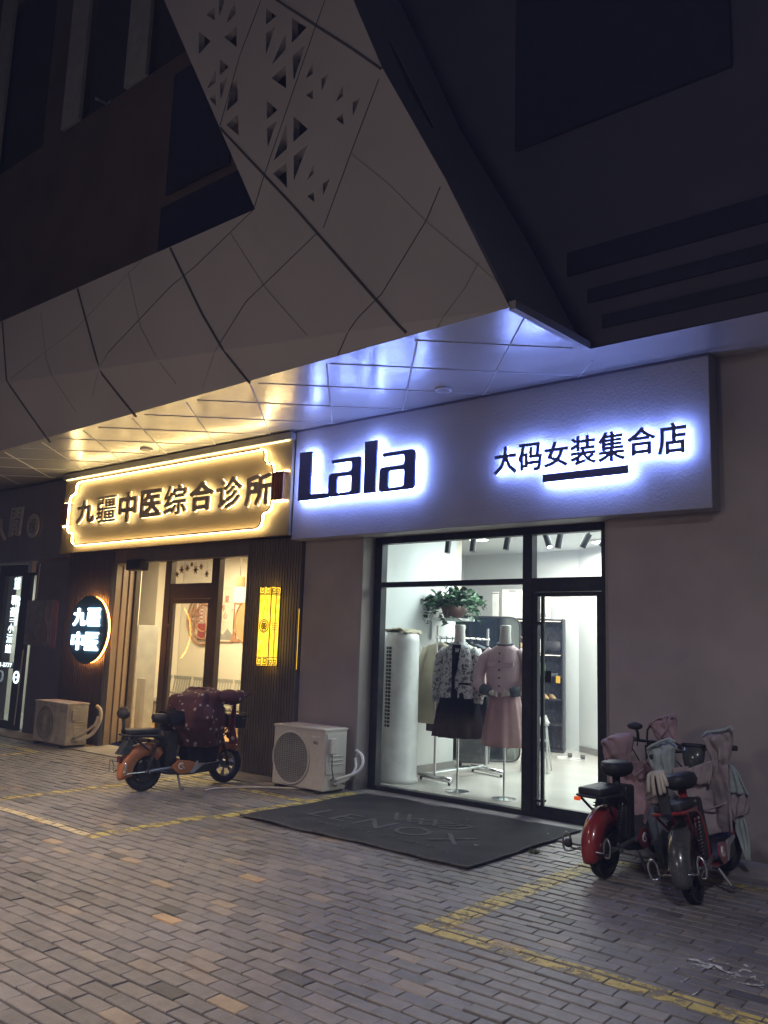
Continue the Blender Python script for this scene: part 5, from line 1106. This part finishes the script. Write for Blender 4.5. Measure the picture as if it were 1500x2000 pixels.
    for s_ in (-1, 1):
        gd.tube(cat([(-.02, s_ * .10, r), (-.18, s_ * .115, .20), (-.27, s_ * .13, .195), (-.285, s_ * .165, .20), (-.29, s_ * .175, .27), (-.285, s_ * .15, .315), (-.275, s_ * .125, .28), (-.27, s_ * .12, .21)], 5), .0075, 8)
    gd.tube([(-.25, -.12, .21), (-.25, .12, .21)], .007, 8)
    obj('rear_guard', gd, K['chrome'] if kind != 2 else K['steel'], g, smooth=True)
    cbm = MB().tube(cat([(.74, .20, .88), (.86, .16, .80), (.93, .09, .62), (.97, .07, .40), (1.0, .06, .24)], 5), .005, 6)
    cbm.tube(cat([(.74, -.20, .88), (.88, -.14, .78), (.90, -.05, .55), (.84, -.03, .34)], 5), .005, 6)
    obj('brake_cable', cbm, K['black'], g, smooth=True)
    obj('rear_cable', MB().tube(cat([(.22, .07, .30), (.10, .11, .30), (.03, .12, .24), (0, .11, .20)], 5), .0055, 6), K['black'], g, smooth=True)
    obj('axle_nut', MB().tube([(0, -.135, r), (0, -.105, r)], .016, 6), K['chrome'], g); obj('axle_nut', MB().tube([(0, .105, r), (0, .135, r)], .016, 6), K['chrome'], g)
    obj('kickstand', MB().tube([(.36, -.08, .15), (.36, -.15, .02)], .012, 8).tube([(.36, -.15, .015), (.39, -.165, .006)], .014, 8), K['steel'], g)
    if kind == 2: obj('reflector', MB().box(-.275, -.255, .055, .10, .535, .56), E_TAIL, g, bevel=.005); obj('rear_guard_foot', MB().ell((-.30, .13, .25), (.03, .03, .03)), K['black'], g)
    if kind == 2:
        mr = MB().tube([(.80, .08, .87), (.77, .07, .93), (.76, .08, .97)], .012, 6)
        s2 = obj('display_stalk', mr, K['black'], g); obj('display', MB().ell((.76, .09, .985), (.045, .065, .03)), K['leather'], s2, smooth=True)
    return g
def facing(a, b): return math.atan2(b[1] - a[1], b[0] - a[0])
s1 = scooter((-7.60, 5.44, .004), R(84), 'orange electric scooter parked before the clinic door', K['orange'], K['orange'], K['black'], 1)
s2 = scooter((-2.72, 5.86, .004), R(90), 'red electric scooter with a red rear fender beside the shop door', K['red'], K['red'], K['black'], 2, R(-6))
s3 = scooter((-2.02, 5.69, .010), R(97), 'red framed electric scooter with a dark grey rear fender by the right wall', K['red'], K['darkgrey'], K['red'], 3, R(-26))
s3.rotation_euler = (R(-11), 0, R(97))
for o in (s1, s2, s3): o['group'] = 'parked electric scooters'
# quilted wind covers: each lies over the handlebar of its scooter and is a thing of its own
def wrinkle(p, s=6, a=.02, sd=0): return a * (noise.noise(Vector((p[0] * s, p[1] * s, p[2] * s * .55 + sd))) + .5 * noise.noise(Vector((p[0] * s * 2.3, p[1] * s * 2.3, p[2] * s * 1.3 + sd))))
def pouch(base, tip, w_, d_, sd=0, sharp=.5, n=26):
    b = Vector(base); t = Vector(tip); mb = MB(); ax = (t - b); L = ax.length; ax.normalize()
    side = ax.cross(Vector((1, 0, 0))).normalized(); fw = side.cross(ax)
    vs = []; secs = 16
    for q in range(secs):
        u = q / (secs - 1); pr = (.55 + .55 * math.sin(u * PI * .75)) * (1 - max(0, u - .72) / .28 * (1 - .12)) ** .6
        c = b + ax * L * u + side * (.03 * math.sin(u * 3 + sd))
        for k in range(n):
            a = 2 * PI * k / n; p = c + side * (w_ * pr * math.cos(a)) + fw * (d_ * pr * math.sin(a))
            if u > .8 and math.cos(a) * sharp > .25: p += (side * .09 + ax * .07) * (u - .8) / .2 * abs(sharp)
            if u > .8 and sharp < 0 and math.cos(a) < -.5: p += (-side * .09 + ax * .07) * (u - .8) / .2 * abs(sharp)
            vs.append(p + Vector((1, 1, .4)) * wrinkle(p, 11, .028, sd))
    fs = [(q * n + k, q * n + (k + 1) % n, (q + 1) * n + (k + 1) % n, (q + 1) * n + k) for q in range(secs - 1) for k in range(n)]
    fs += [tuple((secs - 1) * n + k for k in range(n))]
    mb.add(vs, fs); return mb
def apron(wt, wb, zb, wrap, x0=.80, vdip=.24, zt=1.0, sd=0, zc2=0, shift=0):
    def f(u, v):
        s = 2 * u - 1; top = zt - vdip * (1 - abs(s) ** 1.15)
        z = top + (zb - top) * v + .03 * math.sin(s * 5 + sd) * v
        wv = wt + (wb - wt) * v ** .8
        x = x0 - wrap * abs(s) ** 1.8 * (1 - .45 * v) + .05 * v
        p = (x, s * wv + shift * v, z)
        fold = .022 * math.sin(s * 13 + sd + v * 2) * (.3 + v)
        q = wrinkle(p, 7, .035, sd)
        return (x + q + fold, p[1] + q * .6, z + q * .3)
    return MB().grid(f, 46, 40)
# orange scooter's cover
q1 = thing('scooter_cover', 'dark maroon flowered quilted cover draped over the orange scooter', 'scooter cover', (-7.60, 5.44, .004), R(84), 'quilted scooter covers')
def hump(mb, secs, n=44, sd=0, amp=.045):
    vs = []
    for (cx, cy, z, rx, ry) in secs:
        for k in range(n):
            a = 2 * PI * k / n; p = Vector((cx + rx * math.cos(a), cy + ry * math.sin(a), z)); qn = wrinkle(p, 6, amp, sd) + .016 * math.sin(a * 9 + z * 4)
            vs.append(p + Vector((math.cos(a), math.sin(a), .3)) * qn)
    S = len(secs); fs = [(q * n + k, q * n + (k + 1) % n, (q + 1) * n + (k + 1) % n, (q + 1) * n + k) for q in range(S - 1) for k in range(n)] + [tuple((S - 1) * n + k for k in range(n))]
    return mb.add(vs, fs)
def lerp(secs, n=5):
    out = []
    for a, b in zip(secs, secs[1:]):
        for k in range(n): t = k / n; out.append(tuple(x + (y - x) * t for x, y in zip(a, b)))
    return out + [secs[-1]]
obj('quilt', hump(MB(), lerp([(.66, 0, .42, .22, .21), (.62, 0, .52, .26, .25), (.57, 0, .62, .30, .29), (.56, 0, .72, .29, .32), (.58, 0, .84, .25, .33), (.63, 0, .94, .20, .32), (.67, 0, 1.0, .14, .28), (.69, 0, 1.02, .08, .18), (.69, 0, 1.025, .03, .08)]), sd=3, amp=.06), K['quilt_maroon'], q1, smooth=True)
obj('apron', hump(MB(), lerp([(.68, 0, .25, .20, .16), (.68, 0, .40, .22, .20), (.66, 0, .56, .25, .235)]), sd=5, amp=.05), K['skirtblack'], q1, smooth=True)
obj('pouch', MB().tube([(p.x, p.y, p.z + wrinkle(p, 9, .03, 2)) for p in cat([(.70, -.22, .90), (.80, -.25, .94), (.92, -.26, .95), (1.02, -.26, .965), (1.13, -.26, .975)], 5)], [.06, .075, .09, .10, .11, .115, .118, .118, .115, .11, .10, .092, .08, .068, .055, .042, .03, .02, .012, .007, .004], 18, flat=.7), K['quilt_maroon'], q1, smooth=True)
obj('pouch', pouch((.74, .28, .86), (1.0, .30, .92), .09, .075, 4, .3), K['quilt_maroon'], q1, smooth=True, solid=.006)
obj('side_flap', MB().grid(lambda u, v: (.80 + .07 * u + .09 * v + .02 * math.sin(v * 7), -.30 - .03 * math.sin(u * 5 + v * 4) + .06 * v, 1.0 - .56 * v), 14, 30), dots('lining_flowers', (.17, .03, .045), (.55, .48, .45), 13, .26), q1, smooth=True, solid=.012)
obj('seat_flap', MB().grid(lambda u, v: (.18 + .28 * u, -.20 + .4 * v, .785 + .05 * u - .12 * abs(2 * v - 1) ** 3 - (.02 * math.sin(u * 6))), 14, 14), K['skirtblack'], q1, smooth=True, solid=.01)
# a cloth bag or sheet hung between two edge curves that stand at their real distance Y, with its own thickness and folds
def cl(P, ox, oy, k, Y): return [A(ox + x / k, oy + y / k, Y) for x, y in P]
def resample(P, n):
    Q = cat([(a, b, 0) for a, b in P], 6); L = [0]
    for a, b in zip(Q, Q[1:]): L.append(L[-1] + (b - a).length)
    out = []; j = 0
    for i in range(n):
        t = L[-1] * i / (n - 1)
        while j < len(L) - 2 and L[j + 1] < t: j += 1
        f = (t - L[j]) / max(1e-6, L[j + 1] - L[j]); out.append(Q[j].lerp(Q[j + 1], f))
    return out
def bag(Lp, Rp, Y, th, sd, lean=0, wr=.035, n=34, m=22):
    a = resample(Lp, n); b = resample(Rp, n); mb = MB(); vs = []
    for i in range(n):
        v = i / (n - 1); pf = min(1, .35 + 2.2 * v) * (1 - .55 * max(0, v - .75) / .25)
        for k in range(2 * m):
            front = k < m; u = k / (m - 1) if front else (2 * m - 1 - k) / (m - 1)
            p = a[i].lerp(b[i], u); off = th * math.sqrt(max(0, 4 * u * (1 - u))) * pf * (-1 if front else 1)
            q = Vector((p.x, Y + off + lean * v, p.y)); g_ = 1 - .55 * (2 * u - 1) ** 4
            w1 = wrinkle(q, 9, wr, sd); w2 = wrinkle(q, 22, wr * .38, sd + 5); cr_ = .013 * math.sin(u * 17 + v * 5 + sd + 4 * noise.noise(q * 4))
            q += Vector((w1 * .25, (w1 + w2 + cr_) * g_, w1 * .25)); vs.append(q)
    N = 2 * m; fs = [(i * N + k, i * N + (k + 1) % N, (i + 1) * N + (k + 1) % N, (i + 1) * N + k) for i in range(n - 1) for k in range(N)]
    fs += [tuple((n - 1) * N + k for k in range(N))]
    return mb.add(vs, fs)
def sheet(Lp, Rp, Y, sd, lean=0, wr=.03, n=40, m=34, curl=0):
    a = resample(Lp, n); b = resample(Rp, n); mb = MB(); vs = []
    for i in range(n):
        v = i / (n - 1)
        for k in range(m):
            u = k / (m - 1); p = a[i].lerp(b[i], u); q = Vector((p.x, Y + lean * v - curl * (2 * u - 1) ** 2, p.y))
            w1 = wrinkle(q, 7, wr, sd) + wrinkle(q, 19, wr * .35, sd) + .011 * math.sin(u * 15 + sd + v * 3 + 3 * noise.noise(q * 3))
            vs.append(q + Vector((w1 * .2, w1, w1 * .2)))
    return mb.add(vs, [(i * m + k, i * m + k + 1, (i + 1) * m + k + 1, (i + 1) * m + k) for i in range(n - 1) for k in range(m - 1)])
c2 = lambda P, Y: cl(P, 1080, 1380, 5.716, Y)
q2 = thing('scooter_cover', 'faded pink quilted cover draped over the handlebar of the red fendered scooter', 'scooter cover', (-2.72, 5.86, .004), 0, 'quilted scooter covers')
def cv(par, name, mb, m, sol=0): return obj(name, mb, K[m], par, smooth=True, world=True, solid=sol)
cv(q2, 'apron', sheet(c2([(620, 640), (680, 800), (740, 950), (790, 1120), (850, 1320)], 6.66), c2([(1110, 600), (1170, 760), (1180, 950), (1120, 1150), (1060, 1330)], 6.66), 6.66, 1, .02, curl=.10), 'quilt_pink', .014)
cv(q2, 'apron_shoulder', sheet(c2([(590, 560), (640, 690)], 6.60), c2([(870, 560), (915, 775)], 6.60), 6.60, 2, 0, .02, 12, 20), 'quilt_pink', .012)
cv(q2, 'apron_shoulder', sheet(c2([(1090, 560), (915, 775)], 6.63), c2([(1150, 600), (1130, 860)], 6.63), 6.63, 3, 0, .02, 12, 20), 'quilt_pink', .012)
cv(q2, 'piping', MB().tube([(x, 6.585 + .03 * math.sin(x * 9), z) for x, z in c2([(640, 690), (780, 640), (850, 690), (915, 775), (1000, 700), (1090, 625)], 6.585)], .008, 6), 'piping')
cv(q2, 'pouch', bag(c2([(650, 700), (600, 600), (572, 470), (545, 390), (590, 365)], 6.50), c2([(860, 640), (868, 540), (885, 430), (892, 330), (860, 296), (690, 305)], 6.50), 6.50, .10, 1), 'quilt_pink')
cv(q2, 'pouch', bag(c2([(1190, 430), (1130, 330), (1085, 240), (1072, 195), (1170, 128)], 6.60), c2([(1385, 440), (1378, 330), (1370, 200), (1372, 110), (1358, 84)], 6.60), 6.60, .08, 2), 'quilt_pink')
cv(q2, 'pouch_piping', MB().tube([(x, 6.515, z) for x, z in c2([(1075, 205), (1170, 128), (1290, 100), (1358, 84)], 6.515)], .008, 6).tube([(x, 6.51, z) for x, z in c2([(1200, 360), (1262, 260), (1290, 180), (1300, 105)], 6.51)], .006, 6), 'piping')
cv(q2, 'strap', MB().tube([(x, 6.44, z) for x, z in c2([(572, 420), (566, 500), (585, 600), (640, 680)], 6.44)], .006, 5), 'piping')
cv(q2, 'tie_cord', MB().tube([(x, 6.55, z) for x, z in c2([(1085, 215), (1055, 260), (1050, 360), (1070, 440)], 6.55)], .008, 6).tube([(x, 6.55, z) for x, z in c2([(880, 330), (930, 350), (945, 410), (940, 440)], 6.55)], .005, 5), 'black')
c3 = lambda P, Y: cl(P, 1260, 1380, 5, Y)
q3 = thing('scooter_cover', 'taupe quilted cover with pale green lining draped over the scooter by the right wall', 'scooter cover', (-2.06, 5.69, .004), 0, 'quilted scooter covers')
cv(q3, 'apron', sheet(c3([(285, 600), (320, 720), (420, 900), (500, 1080), (555, 1260)], 6.36), c3([(840, 560), (835, 760), (848, 940), (868, 1100), (862, 1225)], 6.36), 6.36, 4, .04, curl=.07), 'quilt_taupe', .014)
cv(q3, 'apron_shoulder', sheet(c3([(410, 610), (430, 760)], 6.33), c3([(660, 520), (640, 760)], 6.33), 6.33, 5, 0, .02, 12, 20), 'quilt_taupe', .012)
cv(q3, 'pouch', bag(c3([(330, 860), (200, 760), (100, 640), (45, 520), (14, 430), (45, 390)], 6.38), c3([(345, 860), (325, 760), (290, 600), (300, 430), (326, 380), (235, 316)], 6.38), 6.38, .09, 3, wr=.03), 'lining')
cv(q3, 'pouch', bag(c3([(655, 640), (650, 540), (610, 390), (556, 292), (600, 252)], 6.38), c3([(835, 640), (828, 560), (850, 430), (872, 300), (866, 240), (828, 192)], 6.38), 6.38, .09, 5, wr=.045), 'quilt_taupe')
cv(q3, 'pouch_piping', MB().tube([(x, 6.30, z) for x, z in c3([(556, 292), (600, 250), (700, 238), (790, 225), (828, 192), (866, 240)], 6.30)], .010, 6), 'lining')
cv(q3, 'pouch_piping', MB().tube([(x, 6.29, z) for x, z in c3([(20, 415), (60, 385), (150, 342), (230, 315), (300, 345)], 6.29)], .012, 6), 'lining')
cv(q3, 'apron_seam', MB().tube([(x, 6.335, z) for x, z in c3([(510, 1020), (640, 995), (740, 962), (800, 935)], 6.335)], .007, 5), 'piping')
cv(q3, 'lining_flap', sheet(c3([(826, 560), (832, 700), (836, 835)], 6.56), c3([(840, 565), (930, 690), (1012, 862)], 6.56), 6.56, 7, .02, .02, 20, 16), 'lining', .012)
cv(q3, 'side_flap', sheet(c3([(836, 835), (850, 960), (888, 1095)], 6.60), c3([(1020, 868), (1022, 940), (1004, 1042), (935, 1046)], 6.60), 6.60, 8, 0, .02, 20, 16), 'quilt_taupe', .012)
cv(q3, 'lining_flap', sheet(c3([(940, 1045), (892, 1130), (905, 1250), (1008, 1508)], 6.62), c3([(950, 1050), (1000, 1160), (1018, 1320), (1034, 1500)], 6.62), 6.62, 9, 0, .015, 24, 12), 'lining', .012)
cv(q3, 'hanging_leg', bag(c3([(150, 1520), (95, 1400), (40, 1230), (20, 1080), (60, 950)], 6.15), c3([(240, 1515), (265, 1330), (285, 1180), (270, 1060), (235, 950)], 6.15), 6.15, .06, 11), 'denim')
# dark bowl-shaped windscreen between the pouches, white work glove on the backrest
hd = thing('instrument_hood', 'dark glossy rounded hood between the raised sleeves of the taupe cover', 'hood', (A(1355, 1500, 6.42)[0] - .1, 5.67, A(1355, 1506, 6.42)[1] - .86), R(90))
obj('bowl', MB().loft([(.74, -.10, .87, .03, .03), (.74, -.10, .885, .045, .06), (.75, -.10, .95, .05, .08), (.76, -.10, 1.04, .05, .085)], 30), K['darkgrey'], hd, smooth=True); obj('rim', MB().tube([(.76 + .052 * math.cos(a), -.10 + .087 * math.sin(a), 1.045) for a in [2 * PI * k / 30 for k in range(30)]], .008, 6, closed=True), K['black'], hd)
gl = thing('work_glove', 'off white cotton work glove drooping over the backrest of the rightmost scooter', 'glove', (-2.02, 5.69, .010), R(97)); gl.rotation_euler = (R(-11), 0, R(97))
gm = MB().ell((-.27, .0, .812), (.055, .050, .026), 18, 12)
for k, (y, l) in enumerate(((-.052, .07), (-.030, .11), (-.006, .12), (.030, .12), (.060, .10))):
    gm.tube(cat([(-.27, y * .5, .825), (-.315, y * .8, .815), (-.330, y, .812 - l * .55), (-.318, y * 1.1 + .004, .812 - l)], 4), [.0115] * 8 + [.012] * 4 + [.0085], 8)
gm.tube(cat([(-.25, .02, .82), (-.22, .05, .80), (-.215, .07, .74)], 4), [.03] * 4 + [.026] * 4 + [.03], 10, flat=.5)
obj('glove_body', gm, K['glove'], gl, smooth=True)
rg = tag(obj('cloth_rag', sheet(c3([(120, 705), (0, 870)], 5.50), c3([(235, 935), (60, 962)], 5.50), 5.50, 3, 0, .012, 16, 16), K['quilt_taupe'], smooth=True, solid=.008), 'triangular grey rag hanging beside the work glove on the rightmost scooter', 'rag')
# ================================================================== AIR: thin blue volume added to stand in for lens glare of the signs
hm = bpy.data.materials.new('glare_haze'); hm.use_nodes = True; nt = hm.node_tree; nt.nodes.remove(nt.nodes['Principled BSDF'])
pv = nt.nodes.new('ShaderNodeVolumePrincipled'); pv.inputs['Color'].default_value = (.42, .52, 1, 1); pv.inputs['Density'].default_value = .0075; pv.inputs['Anisotropy'].default_value = .2
nt.links.new(pv.outputs[0], nt.nodes['Material Output'].inputs['Volume'])
hz = obj('glare_veil', MB().box(-30, 12, -12, 15.5, -1.1, 15), hm); hz['kind'] = 'stuff'
